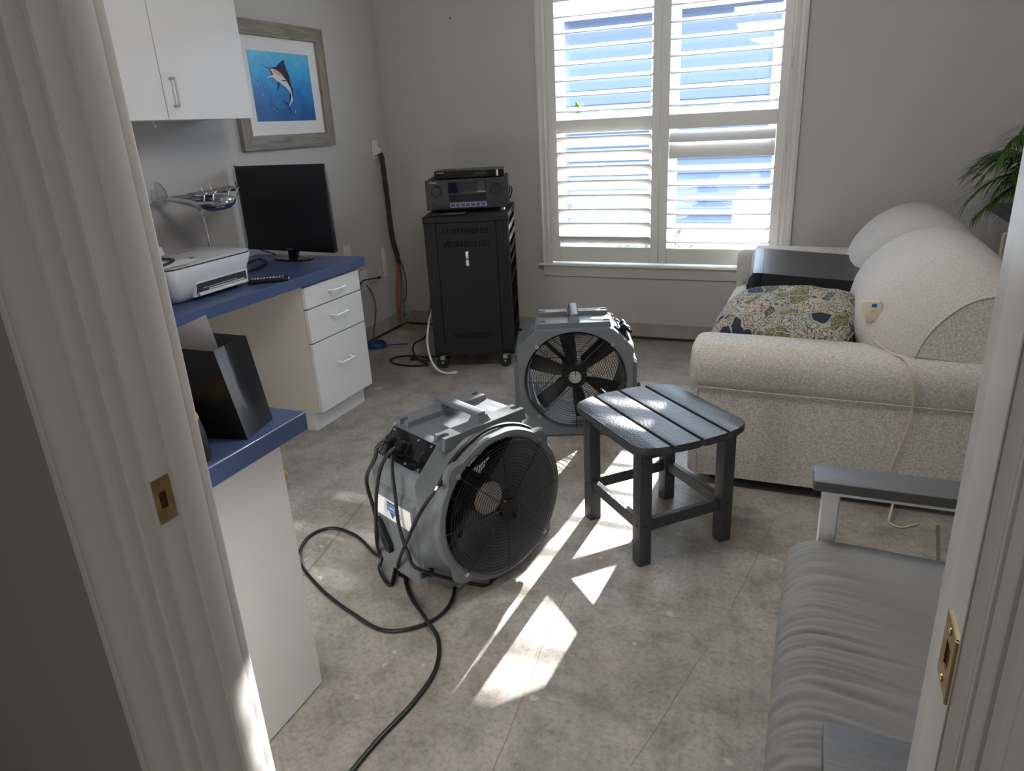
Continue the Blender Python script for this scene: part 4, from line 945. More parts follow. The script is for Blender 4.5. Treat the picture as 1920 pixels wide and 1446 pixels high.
# ------------------------------------------------------------------ air movers
def make_fan(label, loc, rz, detail=True):
    t = thing('air_mover_fan', label, 'fan', loc, rz, )
    hc = .282; r0 = .235; n = 112
    def octr(a, hw, zt, zb, ch):
        ca, sa = cos(a), sin(a); best = 9
        for nx, nz, dd in ((1, 0, hw), (-1, 0, hw), (0, 1, zt), (0, -1, zb), (.7071, .7071, ch[0]), (-.7071, .7071, ch[0]), (.7071, -.7071, ch[1]), (-.7071, -.7071, ch[1])):
            q = nx * ca + nz * sa
            if q > .01: best = min(best, dd / q)
        return best
    def sec(y, f):
        out = []
        for i in range(n):
            a = 2 * pi * i / n; r = f(a); out.append((r * cos(a), y, hc + r * sin(a)))
        return out
    def tab(a, base, add):   # bosses at the four bolts
        v = base
        for k in range(4):
            d = abs((a - (pi / 4 + k * pi / 2) + pi) % (2 * pi) - pi); v = max(v, base + add * max(0, 1 - (d / .13) ** 2) ** .5 if d < .13 else v)
        return v
    oc = lambda a: octr(a, .280, .262, .282, (.312, .325))
    oc2 = lambda a: octr(a, .274, .256, .278, (.305, .318))
    fl = lambda a: min(oc(a), .9)
    S_ = [(.350, lambda a: r0 + .006), (.356, lambda a: r0 + .010), (.356, lambda a: oc2(a) - .004), (.350, oc2), (.300, oc), (.085, oc), (.060, lambda a: min(oc(a), .275)), (.044, lambda a: min(oc(a), .262)), (.028, lambda a: min(oc(a), .262)),
          (.024, lambda a: min(tab(a, .266, .024), oc(a))), (.006, lambda a: min(tab(a, .266, .024), oc(a))), (.000, lambda a: min(tab(a, .261, .022), oc(a) - .003)), (-.003, lambda a: r0 + .012), (.002, lambda a: r0 + .003), (.03, lambda a: r0), (.32, lambda a: r0), (.350, lambda a: r0 + .006)]
    bm = B(); loft(bm, [sec(y, f) for y, f in S_], True, False); bmesh.ops.remove_doubles(bm, verts=bm.verts, dist=1e-5)
    obj('housing', bm, fanM, t, smooth=32)
    bm = B(); cyl(bm, (0, .02, hc), (0, .34, hc), r0 - .0015, n=96, cap=False); obj('duct_liner', bm, fanM, t)
    # carry ridges with open keyholes, handle between them
    for y0, y1 in ((.060, .118), (.262, .330)):
        ym = (y0 + y1) / 2; w = .012
        poly = [(-.175, y0), (.175, y0), (.175, ym - w)]
        poly += [(.150 - w * cos(a) * .9, ym + w * sin(a)) for a in [R_(-90 + 30 * k) for k in range(7)]]
        poly += [(.175, ym + w), (.175, y1), (-.175, y1), (-.175, ym + w)]
        poly += [(-.150 + w * cos(a) * .9, ym + w * sin(a)) for a in [R_(90 - 30 * k) for k in range(7)]]
        poly += [(-.175, ym - w)]
        bm = B(); prism(bm, poly, hc + .240, hc + .281, None, 0)
        # taper the outer ends
        for v in bm.verts:
            if v.co.z > hc + .27: v.co.x *= .955
        obj('carry_ridge', bm, fanM, t, smooth=30)
    bm = B()
    for ya, yb, s in ((.070, .118, 1), (.268, .318, -1)):
        lo = [(-.034, ya - .004), (.034, ya - .004), (.034, yb + .008), (-.034, yb + .008)]
        hi = [(-.018, ya + .008), (.018, ya + .008), (.018, yb - .008), (-.018, yb - .008)]
        loft(bm, [[(x, y, hc + .268) for x, y in lo], [(x, y, hc + .304) for x, y in hi]])
    box(bm, -.019, .019, .080, .308, hc + .296, hc + .316, .007, 3)
    obj('carry_handle', bm, fanM, t, smooth=30)
    # raised side cheeks
    for sx in (-1, 1):
        bm = B()
        P = [(.085, .050), (.330, .050), (.345, .070), (.345, .37), (.325, .385), (.10, .385), (.085, .37)]
        loft(bm, [[(sx * .272, y, z) for y, z in P], [(sx * .291, .215 + (y - .215) * .88, .215 + (z - .215) * .90) for y, z in P]]); obj('side_cheek', bm, fanM, t, smooth=25)
    bm = B(); box(bm, -.16, .16, .07, .34, .0, .012, .004, 1); obj('foot_pad', bm, fanM, t)
    # guards
    for nm_, y, sg in (('front_guard', -.006, -1), ('rear_guard', .352, 1)):
        bm = B()
        for k in range(18): ring(bm, (0, y - 0 + sg * .012 * cos(k / 18 * pi / 2), hc), .232 - k * .0113, .00125, n=72, m=5)
        for k in range(8):
            a = k * pi / 4; rr = .252 if k % 2 else .243
            tube(bm, [(.03 * cos(a), y + sg * .0135, hc + .03 * sin(a)), (.15 * cos(a), y + sg * .0105, hc + .15 * sin(a)), (.22 * cos(a), y + sg * .003, hc + .22 * sin(a)), (rr * cos(a), y + sg * .001, hc + rr * sin(a))], .0019, 6, 3)
        g = obj(nm_, bm, blkM, t)
        if sg < 0:
            bm = B(); cyl(bm, (0, y - .018, hc), (0, y - .008, hc), .030, .034, 28)
            for k in range(6): cyl(bm, (.02 * cos(k), y - .0195, hc + .02 * sin(k)), (.02 * cos(k), y - .017, hc + .02 * sin(k)), .002, n=8)
            obj('guard_hub', bm, glossB, g)
        for k in range(4):
            a = pi / 4 + k * pi / 2; yy = -.003 if sg < 0 else .356
            bm = B(); cyl(bm, (.250 * cos(a), yy, hc + .250 * sin(a)), (.250 * cos(a), yy + sg * .006, hc + .250 * sin(a)), .0068, n=16)
            cyl(bm, (.250 * cos(a), yy, hc + .250 * sin(a)), (.250 * cos(a), yy + sg * .002, hc + .250 * sin(a)), .010, n=16); obj('bolt', bm, steelM, g)
    # motor, bracket, blades
    bm = B(); cyl(bm, (0, .080, hc), (0, .215, hc), .060, .062, 40); mo_ = obj('motor', bm, rubM, t)
    bm = B(); cyl(bm, (0, .072, hc), (0, .081, hc), .056, .059, 40); obj('motor_end_cap', bm, tanM, mo_)
    bm = B()
    for k in range(4):
        a = pi / 4 + k * pi / 2; M = Matrix.Translation((0, .13, hc)) @ Matrix.Rotation(-a, 4, 'Y'); box(bm, .055, r0 - .002, -.005, .030, -.011, .011, .002, 1, M)
    obj('motor_bracket', bm, blkM, t)
    bm = B(); cyl(bm, (0, .225, hc), (0, .285, hc), .066, .058, 36); ring(bm, (0, .286, hc), .046, .006, n=36); hb = obj('hub', bm, rubM, t)
    bm = B(); cyl(bm, (0, .285, hc), (0, .298, hc), .034, .031, 28); obj('shaft_cap', bm, steelM, hb)
    for k in range(6):
        a = k * pi / 3 + .35; M = Matrix.Translation((0, .255, hc)) @ Matrix.Rotation(-a, 4, 'Y')
        secs = []
        for r, w, tw in ((.055, .046, 38), (.09, .062, 32), (.15, .072, 25), (.205, .076, 20), (.222, .074, 18)):
            th = R_(tw); row = []
            for q in [2 * pi * i / 16 for i in range(16)]:
                u, v = w / 2 * cos(q), .003 * sin(q) + .006 * (cos(q) ** 2 - .5)
                row.append(M @ Vector((r, -u * sin(th) + v * cos(th), u * cos(th) + v * sin(th))))
            secs.append(row)
        bm = B(); loft(bm, secs); obj('blade', bm, bladeM, hb)
    # control panel on the upper chamfer at local -x
    Mx = Matrix(((.7071, 0, -.7071, 0), (0, 1, 0, 0), (.7071, 0, .7071, 0), (0, 0, 0, 1)))   # local x up the slope, z outwards
    Mp = Matrix.Translation((-.312 * .7071, .20, hc + .312 * .7071)) @ Mx
    bm = B(); box(bm, -.052, .052, -.112, .120, -.001, .004, .004, 2, Mp); cp = obj('control_panel', bm, glossB, t)
    for x, y in ((-.042, -.100), (.042, -.100), (-.042, .108), (.042, .108), (-.042, -.03), (.042, -.03)):
        bm = B(); cyl(bm, Mp @ Vector((x, y, .004)), Mp @ Vector((x, y, .007)), .0045, .003, 12); obj('screw', bm, steelM, cp)
    bm = B(); box(bm, -.020, .020, -.086, -.052, .004, .006, .002, 1, Mp); box(bm, -.016, .016, -.081, -.057, .006, .009, .002, 1, Mp); obj('rocker_switch', bm, blkM, cp)
    for y in (.012, .072):
        bm = B(); box(bm, -.024, .024, y - .024, y + .024, .004, .010, .004, 2, Mp); box(bm, -.020, .016, y - .017, y + .017, .010, .036, .006, 2, Mp); box(bm, -.046, -.018, y - .010, y + .010, .018, .034, .006, 2, Mp); obj('power_plug', bm, blkM, cp)
    # raised badge on the opposite chamfer
    Mr = Matrix.Translation((.312 * .7071, .25, hc + .312 * .7071)) @ Matrix(((-.7071, 0, .7071, 0), (0, 1, 0, 0), (.7071, 0, .7071, 0), (0, 0, 0, 1)))
    bm = B(); box(bm, -.035, .035, -.055, .065, -.001, .003, .003, 1, Mr); obj('badge', bm, fanM, t)
    bm = B()
    for k, (w_) in enumerate((.010, .010, .010, .010, .010)): box(bm, -.018, .018, -.04 + k * .02, -.032 + k * .02, .003, .0042, 0, 1, Mr)
    # label on the cheek at local -x
    ML = Matrix.Translation((-.2915, .215, .300)) @ Matrix(((0, 0, -1, 0), (-1, 0, 0, 0), (0, 1, 0, 0), (0, 0, 0, 1)))   # local x -> -y (toward front), y -> up
    bm.free()
    bm = B(); box(bm, -.104, .104, -.038, .036, -.0005, .0008, 0, 1, ML); lb = obj('label', bm, labelM, t, smooth=0)
    bm = B()
    prism(bm, [(-.034, .030), (.034, .030), (.028, .020), (-.026, .020)], .0008, .0012, ML)
    prism(bm, [(-.034, .018), (.040, .018), (.040, -.004), (-.034, -.004)], .0008, .0012, ML)
    prism(bm, [(-.022, -.006), (.012, -.006), (-.006, -.032)], .0008, .0012, ML)
    lg = obj('logo', bm, blueLogo, lb, smooth=0)
    text('logo_text', 'DIAMOND', .0155, labelM, lg, ML @ Matrix.Translation((.003, .007, .0014)), .0002)
    text('logo_subtext', 'PRODUCTS', .008, blueLogo, lg, ML @ Matrix.Translation((.026, -.011, .0011)), .0002)
    # latch handle and bumper knob
    bm = B(); ML2 = Matrix.Translation((-.2915, .285, .195)) @ Matrix(((0, 0, -1, 0), (-1, 0, 0, 0), (0, 1, 0, 0), (0, 0, 0, 1)))
    prism(bm, [(-.030, .045), (-.018, .055), (-.002, .045), (.020, .004), (.046, -.030), (.044, -.058), (.022, -.060), (.012, -.030), (-.014, .002), (-.030, .022)], 0, .020, ML2, .004); lt = obj('latch', bm, rubM, t)
    bm = B(); cyl(bm, ML2 @ Vector((-.016, .036, .02)), ML2 @ Vector((-.016, .036, .023)), .005, n=12); obj('rivet', bm, steelM, lt)
    for z in (.105, .43) if detail else (.105,):
        bm = B(); x = -.262 if z < .2 else -.2; 
        if z < .2:
            box(bm, -.274, -.255, .064, .09, z, z + .030, .003, 1); cyl(bm, (-.297, .077, z + .014), (-.272, .077, z + .014), .009, n=14); obj('bumper_knob', bm, rubM, t)
        else: bm.free()
    return t
f1 = make_fan('grey plastic air mover fan in the foreground with black power cord wrapped on it', (-.814, 1.740, 0), R_(65))
f1.scale = (.925, .925, .925)
f2 = copy_tree(f1); f2.scale = (.94, .94, .94)
f2['label'] = 'grey plastic air mover fan standing behind the slatted side table, seen from its rear'
rz2 = R_(-160.1); f2.rotation_euler = (0, 0, rz2)
f2.location = Vector((-.937, 2.842, 0)) - Vector((-sin(rz2), cos(rz2), 0)) * .352 * .94
for o in (f1, f2): o['group'] = 'grey air mover fans'

# power cord of the near fan
M1 = Matrix.Translation(f1.location) @ Matrix.Rotation(R_(65), 4, 'Z') @ Matrix.Scale(.925, 4)
hc = .282
def fl_(x, y, z): return M1 @ Vector((x, y, z))
def ringpt(deg, r=.271, y=.036): return fl_(r * cos(R_(deg)), y, max(.007, hc + r * sin(R_(deg))))
cr_ = .0058
nF = (M1.to_3x3() @ Vector((0, -1, 0))).normalized(); nS = (M1.to_3x3() @ Vector((-1, 0, 0))).normalized()
def onplane(px, py, p, n_):
    v = ray(px, py); o = Vector((0, 0, H)); return o + v * ((p - o).dot(n_) / v.dot(n_))
def fside(px, py, d=.308): return onplane(px, py, fl_(-d, 0, 0), nS)     # vertical plane just off the fan's left side
def ffront(px, py, y=.03): return onplane(px, py, fl_(0, y, 0), nF)
wrap = [ringpt(d) for d in range(146, -88, -10)]
bm = B()
tube(bm, [atZ(800, 1082, .0065), atZ(765, 1083, .0065), atZ(748, 1076, .010), fside(748, 1052), fside(765, 1010, .312), fside(787, 963, .305), fside(815, 920, .295)] + wrap + [fl_(-.05, .02, .008), fl_(-.10, .02, .009)] + [fside(790, 1070), fside(766, 1040), fside(748, 985), fside(741, 930), fside(735, 880), fside(736, 850, .30)] + [fl_(-.255, .235, hc + .20)], cr_, 8, 5)
tag(obj('wrapped_cord', bm, cordM, None), 'black cord wound round the front ring of the near air mover fan', 'cable')
P_ = lambda x, y, z: fl_(x, y, z)
bm = B()
tube(bm, [P_(-.268, .212, hc + .20), fside(738, 842, .31), fside(722, 860, .325), fside(712, 885, .33), fside(706, 925, .33), fside(705, 975, .33), fside(707, 1020, .33), atZ(712, 1042, .010), atZ(728, 1050, .0065), atZ(718, 1046, .0065), atZ(700, 1036, .0065)][:9][:8] + [atZ(x, y, .0065) for x, y in ((700, 1036), (668, 1005), (622, 990), (578, 1008), (562, 1050), (600, 1103), (660, 1150), (720, 1182), (790, 1173), (838, 1142), (852, 1103), (838, 1092))], cr_, 8, 6)
tag(obj('looped_cord', bm, cordM, None), 'black cord from the near fan looping over the floor to its left', 'cable')
bm = B()
tube(bm, [P_(-.268, .272, hc + .20), fside(725, 828, .32), fside(708, 838, .34), fside(703, 860, .34), P_(-.29, .368, .36), P_(-.27, .378, .22), P_(-.26, .378, .06), P_(-.29, .36, .008), P_(-.315, .25, .008), atZ(745, 1050, .0065), atZ(757, 1075, .0065), atZ(768, 1115, .0065), atZ(798, 1160, .019), atZ(822, 1200, .0065)] + [atZ(x, y, .0065) for x, y in ((817, 1255), (775, 1318), (705, 1392), (640, 1470), (560, 1560))], cr_ + .0006, 8, 6)
tag(obj('supply_cord', bm, cordM, None), 'thick black supply cord running from the near fan to the bottom of the picture', 'cable')

# ------------------------------------------------------------------ side table
t = thing('side_table', 'dark grey slatted outdoor side table with rounded top', 'side table', (-.437, 2.178, 0), R_(-44.5))
TL_, TW, TZ = .490, .405, .436
# outline: long axis x with bowed ends, rounded corners
def endx(v): return TL_ / 2 - .045 * (abs(v) / (TW / 2)) ** 2.6 - .012 * (abs(v) / (TW / 2)) ** 10
for k in range(4):
    w = (TW - .010 * 3) / 4; y0 = -TW / 2 + k * (w + .010); y1 = y0 + w
    pts = []
    ys = [y0 + (y1 - y0) * i / 8 for i in range(9)]
    pts = [(endx(v), v) for v in ys] + [(-endx(v), v) for v in reversed(ys)]
    if k in (0, 3):
        sy = -1 if k == 0 else 1; R = .055; xe = TL_ / 2 - .020; ye = TW / 2; inner = y1 if k == 0 else y0
        arc = [(xe - R + R * cos(a) * 1.0, (ye - R) + R * sin(a)) for a in [R_(90 * i / 8) for i in range(9)]]
        half = [(TL_ / 2 - .004, abs(inner))] + arc
        right = [(x, sy * y) for x, y in half]; left = [(-x, y) for x, y in reversed(right)]
        pts = right + left
    bm = B(); prism(bm, pts, TZ - .024, TZ, None, .003); obj('slat', bm, polyM, t, smooth=35)
LX, LY, LW = .162, .158, .044
for sx in (-1, 1):
    for sy in (-1, 1):
        x, y = sx * (LX - 0), sy * (LY - 0)
        bm = B(); box(bm, x - LW / 2, x + LW / 2, y - LW / 2, y + LW / 2, 0, TZ - .0245, .003, 2)
        l = obj('leg', bm, polyM, t)
        for z in (.385, .145):
            bm = B()
            if z > .3: cyl(bm, (x + .006, y + sy * LW / 2, z), (x + .006, y + sy * (LW / 2 + .0008), z), .006, n=12); cyl(bm, (x + sx * LW / 2, y, z), (x + sx * (LW / 2 + .0008), y, z), .006, n=12)
            else: cyl(bm, (x + .004, y + sy * LW / 2, z), (x + .004, y + sy * (LW / 2 + .0008), z), .005, n=12); cyl(bm, (x + sx * LW / 2, y, z), (x + sx * (LW / 2 + .0008), y, z), .005, n=12)
            obj('bolt_hole', bm, dkM, l)
for sy in (-1, 1):
    for z0, z1 in ((.118, .158), (.372, .4115)):
        bm = B(); box(bm, -LX + LW / 2, LX - LW / 2, sy * LY - .011, sy * LY + .011, z0, z1, .002, 1); obj('rail', bm, polyM, t)
for sx in (-1, 1):
    for z0, z1 in ((.118, .158), (.372, .4115)):
        bm = B(); box(bm, sx * LX - .011, sx * LX + .011, -LY + LW / 2, LY - LW / 2, z0, z1, .002, 1); obj('rail', bm, polyM, t)

# ------------------------------------------------------------------ loveseat
SX0, SX1, SY0, SY1 = -.392, .66, 2.53, 4.26
t = thing('loveseat', 'oatmeal fabric two seat sofa with rolled arms facing left', 'sofa', ((SX0 + SX1) / 2, (SY0 + SY1) / 2, 0))
bm = B(); box(bm, SX0 + .04, SX1, SY0 + .02, SY1 - .02, .045, .33, .015, 3); obj('base', bm, sofaM, t, True)
def arm(y0, y1, top, name, flip):
    # profile in (y,z), lofted along x with a rounded front
    w = y1 - y0
    P = []
    rc = (w * .52); zc = top - rc * .92
    def prof(s, dz=0, inset=0):
        out = []
        if flip: yo, sg = y0, 1
        else: yo, sg = y1, -1
        # outer side bottom -> up with slight undercut -> roll -> inner side down
        raw = [(.012, .045), (.010, .20), (.012, .36), (.009, .405), (-.001, .43), (-.009, .48), (-.006, top - .055), (.012, top - .020), (.055, top - .002), (w * .5, top), (w - .055, top - .004), (w - .012, top - .025), (w + .006, top - .065), (w + .008, top - .12), (w - .005, top - .17), (w - .015, .36), (w - .015, .045)]
        cy, cz = w / 2, top * .5
        return [(yo + sg * (cy + (a - cy) * s), cz + (b_ - cz) * (1 - (1 - s) * .35) + dz) for a, b_ in raw]
    def dens(P):
        return [(q.x, q.y) for q in spline([(a, b_, 0) for a, b_ in P], 4)]
    secs = []
    for x, s in ((SX0 + .0, .80), (SX0 + .006, .90), (SX0 + .018, .965), (SX0 + .04, 1.0), (SX0 + .3, 1.0), (SX0 + .6, 1.0), (SX1 - .02, 1.0), (SX1, .95)):
        secs.append([(x, a, b_ + (-.02 * max(0, (x - SX0 - .2)) if b_ > .3 else 0)) for a, b_ in dens(prof(s))])
    bm = B(); loft(bm, secs); a_ = obj(name, bm, sofaM, t, True, smooth=60)
    return a_
a_ = arm(SY0, SY0 + .235, .572, 'arm', True)
bm = B(); tube(bm, [(SX0 + .03, SY0 + .004, .408), (SX0 + .3, SY0 + .003, .404), (SX1 - .03, SY0 + .003, .400)], .0022, 6, 5); tube(bm, [(SX0 + .035, SY0 + .011, .05), (SX0 + .033, SY0 + .012, .25), (SX0 + .03, SY0 + .008, .40)], .0025, 6, 4); obj('piping', bm, sofaM, a_, True)
arm(SY1 - .225, SY1, .652, 'arm', False)
bm = B(); box(bm, SX1 - .16, SX1, SY0 + .06, SY1 - .03, .30, .56, .05, 4); obj('back_frame', bm, sofaM, t, True)
def cushion_loft(secs, name, ma, seam=None):
    bm = B(); loft(bm, secs); return obj(name, bm, ma, t, True, smooth=70)
def dn(P, k=4): return [(q.x, q.y) for q in spline([(a, b_, 0) for a, b_ in P + [P[0]]], k)][:-1]
# seat cushions
for y0, y1 in ((SY0 + .225, 3.385), (3.395, SY1 - .215)):
    secs = []
    base = [(-.385, .40), (-.392, .44), (-.375, .462), (-.32, .478), (-.15, .482), (.10, .466), (.30, .455), (.32, .40), (.30, .335), (0, .333), (-.34, .335), (-.375, .36)]
    for v, s in ((0, .86), (.02, .93), (.06, .975), (.2, 1.0), (.5, 1.015), (.8, 1.0), (.94, .975), (.98, .93), (1, .86)):
        secs.append([((-.03) + (a + .03) * (1 - (1 - s) * .4), y0 + (y1 - y0) * v, .415 + (b_ - .415) * s) for a, b_ in dn(base)])
    c_ = cushion_loft(secs, 'seat_cushion', sofaRib)
# back cushions
prof_full = [(.165, .50), (.140, .60), (.165, .71), (.225, .80), (.310, .872), (.400, .908), (.480, .912), (.560, .882), (.630, .815), (.680, .73), (.690, .62), (.66, .52), (.45, .48)]
prof_side = [(.335, .565), (.345, .60), (.365, .645), (.395, .690), (.430, .728), (.470, .758), (.520, .775), (.570, .778), (.630, .76), (.680, .70), (.690, .60), (.66, .56), (.50, .552)]
for q, (y0, y1, hi) in enumerate(((2.575, 3.395, .945), (3.395, SY1 - .06, .96))):
    secs = []
    A = dn(prof_full); Sd = dn(prof_side)
    for v, m_ in ((0, 0), (.004, .05), (.03, .24), (.08, .52), (.15, .76), (.25, .92), (.38, .98), (.52, 1), (.66, .99), (.78, .96), (.88, .88), (.95, .75), (.985, .60), (1, .45)):
        k_ = m_
        row = []
        for (a, b_), (c1, d1) in zip(A, Sd):
            if v > .52: c1, d1 = .40 + (a - .40) * .72, .66 + (b_ - .66) * .72
            if v > .52: kk = 1 - (1 - m_) * .9
            else: kk = k_
            x = c1 + (a - c1) * kk; z = d1 + (b_ - d1) * kk
            row.append((x, y0 + (y1 - y0) * v, .5 + (z - .5) * hi))
        secs.append(row)
    c_ = cushion_loft(secs, 'back_cushion', sofaRib)
    if q == 0:
        bm = B(); tube(bm, [(a, y0 - .001, b_) for a, b_ in prof_side[:11]], .0042, 6, 5); obj('piping', bm, sofaM, c_, True)
        bm = B(); row = [(a, y0 - .002, b_) for a, b_ in dn(prof_side)]; vs = [bm.verts.new(((a - .52) * .985 + .52, y_, (b_ - .66) * .985 + .66)) for a, y_, b_ in row]; bm.faces.new(vs); obj('side_panel', bm, sofaM, c_, True, smooth=0)
for x, y in ((SX0 + .10, SY0 + .1), (SX1 - .1, SY0 + .1), (SX0 + .10, SY1 - .1), (SX1 - .1, SY1 - .1)):
    bm = B(); cyl(bm, (x, y, 0), (x, y, .05), .022, .028, 16); obj('foot', bm, rubM, t, True)

# throw pillow
bm = pillow_bm(.54, .40, .20, 26, .5, .10, .02, 3)
M = TM((-.085, 2.92, .575), R_(15), R_(-5), R_(-13)); 
t = obj('throw_pillow', bm, floralM, None, smooth=80); t.matrix_world = M
tag(t, 'floral patterned throw pillow propped on the sofa before the black box', 'pillow'); MATS[t.name] = M
bm = B(); n_ = 24; pts = []
for (sx, sy, ex, ey) in ((-1, -1, 1, -1), (1, -1, 1, 1), (1, 1, -1, 1), (-1, 1, -1, -1)):
    for i in range(n_):
        u = sx + (ex - sx) * i / n_; v = sy + (ey - sy) * i / n_; pts.append((u * .27 * (1 - .10 * v * v), v * .20 * (1 - .10 * u * u), 0))
tube(bm, pts, .004, 6, 0, True); obj('piping', bm, floralM, t)

# black computer case lying on the sofa
t = thing('computer_case', 'large black computer case lying on the sofa seat', 'computer case', (-.262, 3.225, .498))
t.rotation_euler = (0, R_(4.2), R_(3.5)); MATS['computer_case'] = Matrix.Translation(t.location) @ t.rotation_euler.to_matrix().to_4x4()
BW, BD, BH = .47, .62, .200
bm = B(); box(bm, .045, BW, 0, BD, 0, BH, .0015, 1); obj('shell', bm, mat('satin_black_case', (.022, .022, .026), .33), t)
bm = B(); P = [(.045, 0), (.012, 0), (.0, .012), (-.012, .06), (-.016, .11), (-.010, .170), (.004, .198), (.026, BH), (.045, BH)]
prism(bm, P, -(BD), 0, XZ, .001); fp = obj('front_bezel', bm, blkM, t)
bm = B(); P2 = [(.02, .015), (.012, .07), (.012, .15), (.03, .165), (.085, .165), (.085, .158), (.04, .155)]
box(bm, .05, .10, -.0008, 0, .0, BH - .052); obj('side_groove', bm, dkM, t, smooth=0)
for k in range(4):
    bm = B(); box(bm, -.016, -.004, -.002, .01, .03 + k * .035, .042 + k * .035, .002, 1); obj('clip', bm, glossB, fp)
bm = B(); Mq = MATS['computer_case']; tube(bm, [Mq @ Vector(p) for p in ((BW - .001, .22, .14), (BW + .03, .20, .20), (BW + .06, .22, .235), (BW + .085, .25, .22), (BW + .08, .26, .17), (BW + .03, .27, .12))], .0035, 8, 6)
tag(obj('thin_case_cable', bm, cordM, None), 'thin black cable arching from the back of the computer case', 'cable')
bm = B(); p = [Mq @ Vector(q) for q in ((BW - .001, .14, .13), (BW + .03, .17, .19), (BW + .075, .22, .245))]
tube(bm, p, .008, 8, 5); box(bm, -.014, .014, -.022, .022, -.012, .012, .004, 2, Matrix.Translation(p[-1]) @ Matrix.Rotation(R_(-35), 4, 'Y') @ Matrix.Rotation(R_(20), 4, 'Z')); tag(obj('black_plug', bm, rubM, None), 'black power plug resting on the sofa back behind the computer case', 'plug')
bm = B(); random.seed(9)
for k in range(9):
    a = Mq @ Vector((-.012, .10, .13)); tube(bm, [a, a + Vector((-.03 + random.uniform(-.01, .01), random.uniform(-.03, .03), random.uniform(-.02, .035)))], .0015, 5, 0)
tag(obj('frayed_threads', bm, mat('pale_blue_thread', (.35, .42, .45), .8), None), 'bunch of frayed pale threads at the front edge of the computer case', 'threads')

# plug adapter and cream cord
pc = atY(1633, 581, 2.70)
t = thing('plug_adapter', 'cream safety plug with blue button resting on the floral pillow', 'plug', pc)
bm = B(); prism(bm, [(-.030, .030), (.024, .034), (.034, .022), (.034, -.016), (.020, -.036), (-.012, -.036), (-.022, -.020), (-.030, -.006)], -.018, .018, XZ, .004); obj('body', bm, creamC, t)
bm = B(); box(bm, .000, .016, -.0205, -.017, .014, .026, .002, 1); obj('blue_button', bm, mat('blue_button', (.02, .10, .35), .4), t)
bm = B(); box(bm, .000, .012, -.0200, -.017, -.002, .007, .002, 1); obj('amber_button', bm, mat('amber_button', (.75, .45, .12), .4), t)
bm = B(); cyl(bm, (.004, 0, -.034), (.004, 0, -.072), .0095, .0075, 14); obj('strain_relief', bm, creamC, t)
bm = B()
pts = [pc + Vector((.004, 0, -.070)), atY(1643, 640, 2.66), atY(1672, 663, 2.60), atY(1694, 678, 2.54) + Vector((0, 0, .012)), atY(1708, 700, 2.498), atY(1713, 735, 2.498), atY(1709, 775, 2.512), atY(1700, 810, 2.520), atY(1682, 850, 2.528), atY(1668, 890, 2.53), atY(1676, 930, 2.53), atY(1668, 968, 2.45), atZ(1668, 980, .004), atZ(1690, 989, .004), atZ(1722, 982, .004)]
for k in (-1, 1): tube(bm, [q + Vector((.0016 * k, 0, 0)) for q in pts], .0021, 6, 8)
tag(obj('cream_cord', bm, creamC, None), 'cream two wire cord running over the sofa arm down to the floor', 'cable')

# ------------------------------------------------------------------ cabinet behind the sofa, palm
CX, CY0, CZ = .806, 3.2, .85
t = thing('side_cabinet', 'white cabinet with blue laminate top behind the sofa', 'cabinet', (1.1, 3.8, 0))
bm = B(); box(bm, CX + .02, 1.40, CY0, YB - .012, .0, CZ - .035); obj('body', bm, lamM, t, True)
bm = B(); box(bm, CX + .002, CX + .019, CY0, YB - .012, .08, CZ - .036, .001, 1); d_ = obj('door', bm, lamM, t, True)
bm = B(); box(bm, CX - .008, 1.42, CY0 - .01, YB - .010, CZ - .034, CZ, .002, 1); obj('top', bm, blueM, t, True)
hp_ = atX(1884, 465, CX - .02)
bm = B(); yy = hp_.y; zz = .725
tube(bm, [(CX + .002, yy + .035, zz + .05), (CX - .020, yy + .035, zz + .05), (CX - .026, yy + .035, zz + .042), (CX - .026, yy + .035, zz - .045), (CX - .020, yy + .035, zz - .053), (CX + .002, yy + .035, zz - .053)], .007, 10, 4)
obj('handle', bm, mat('cream_pull', (.60, .55, .43), .45), d_, True)
pp = Vector((.92, 4.03, CZ))
t = thing('potted_palm', 'palm with thin drooping green leaflets in a terracotta pot', 'plant', pp)
bm = B(); loft(bm, [[(r * cos(a), r * sin(a), z) for a in [2 * pi * i / 32 for i in range(32)]] for r, z in ((.072, .001), (.10, .13), (.112, .13), (.116, .17), (.108, .172), (.102, .15), (.0, .148))], True, False); bmesh.ops.remove_doubles(bm, verts=bm.verts, dist=1e-5); obj('pot', bm, terraM, t)
random.seed(11)
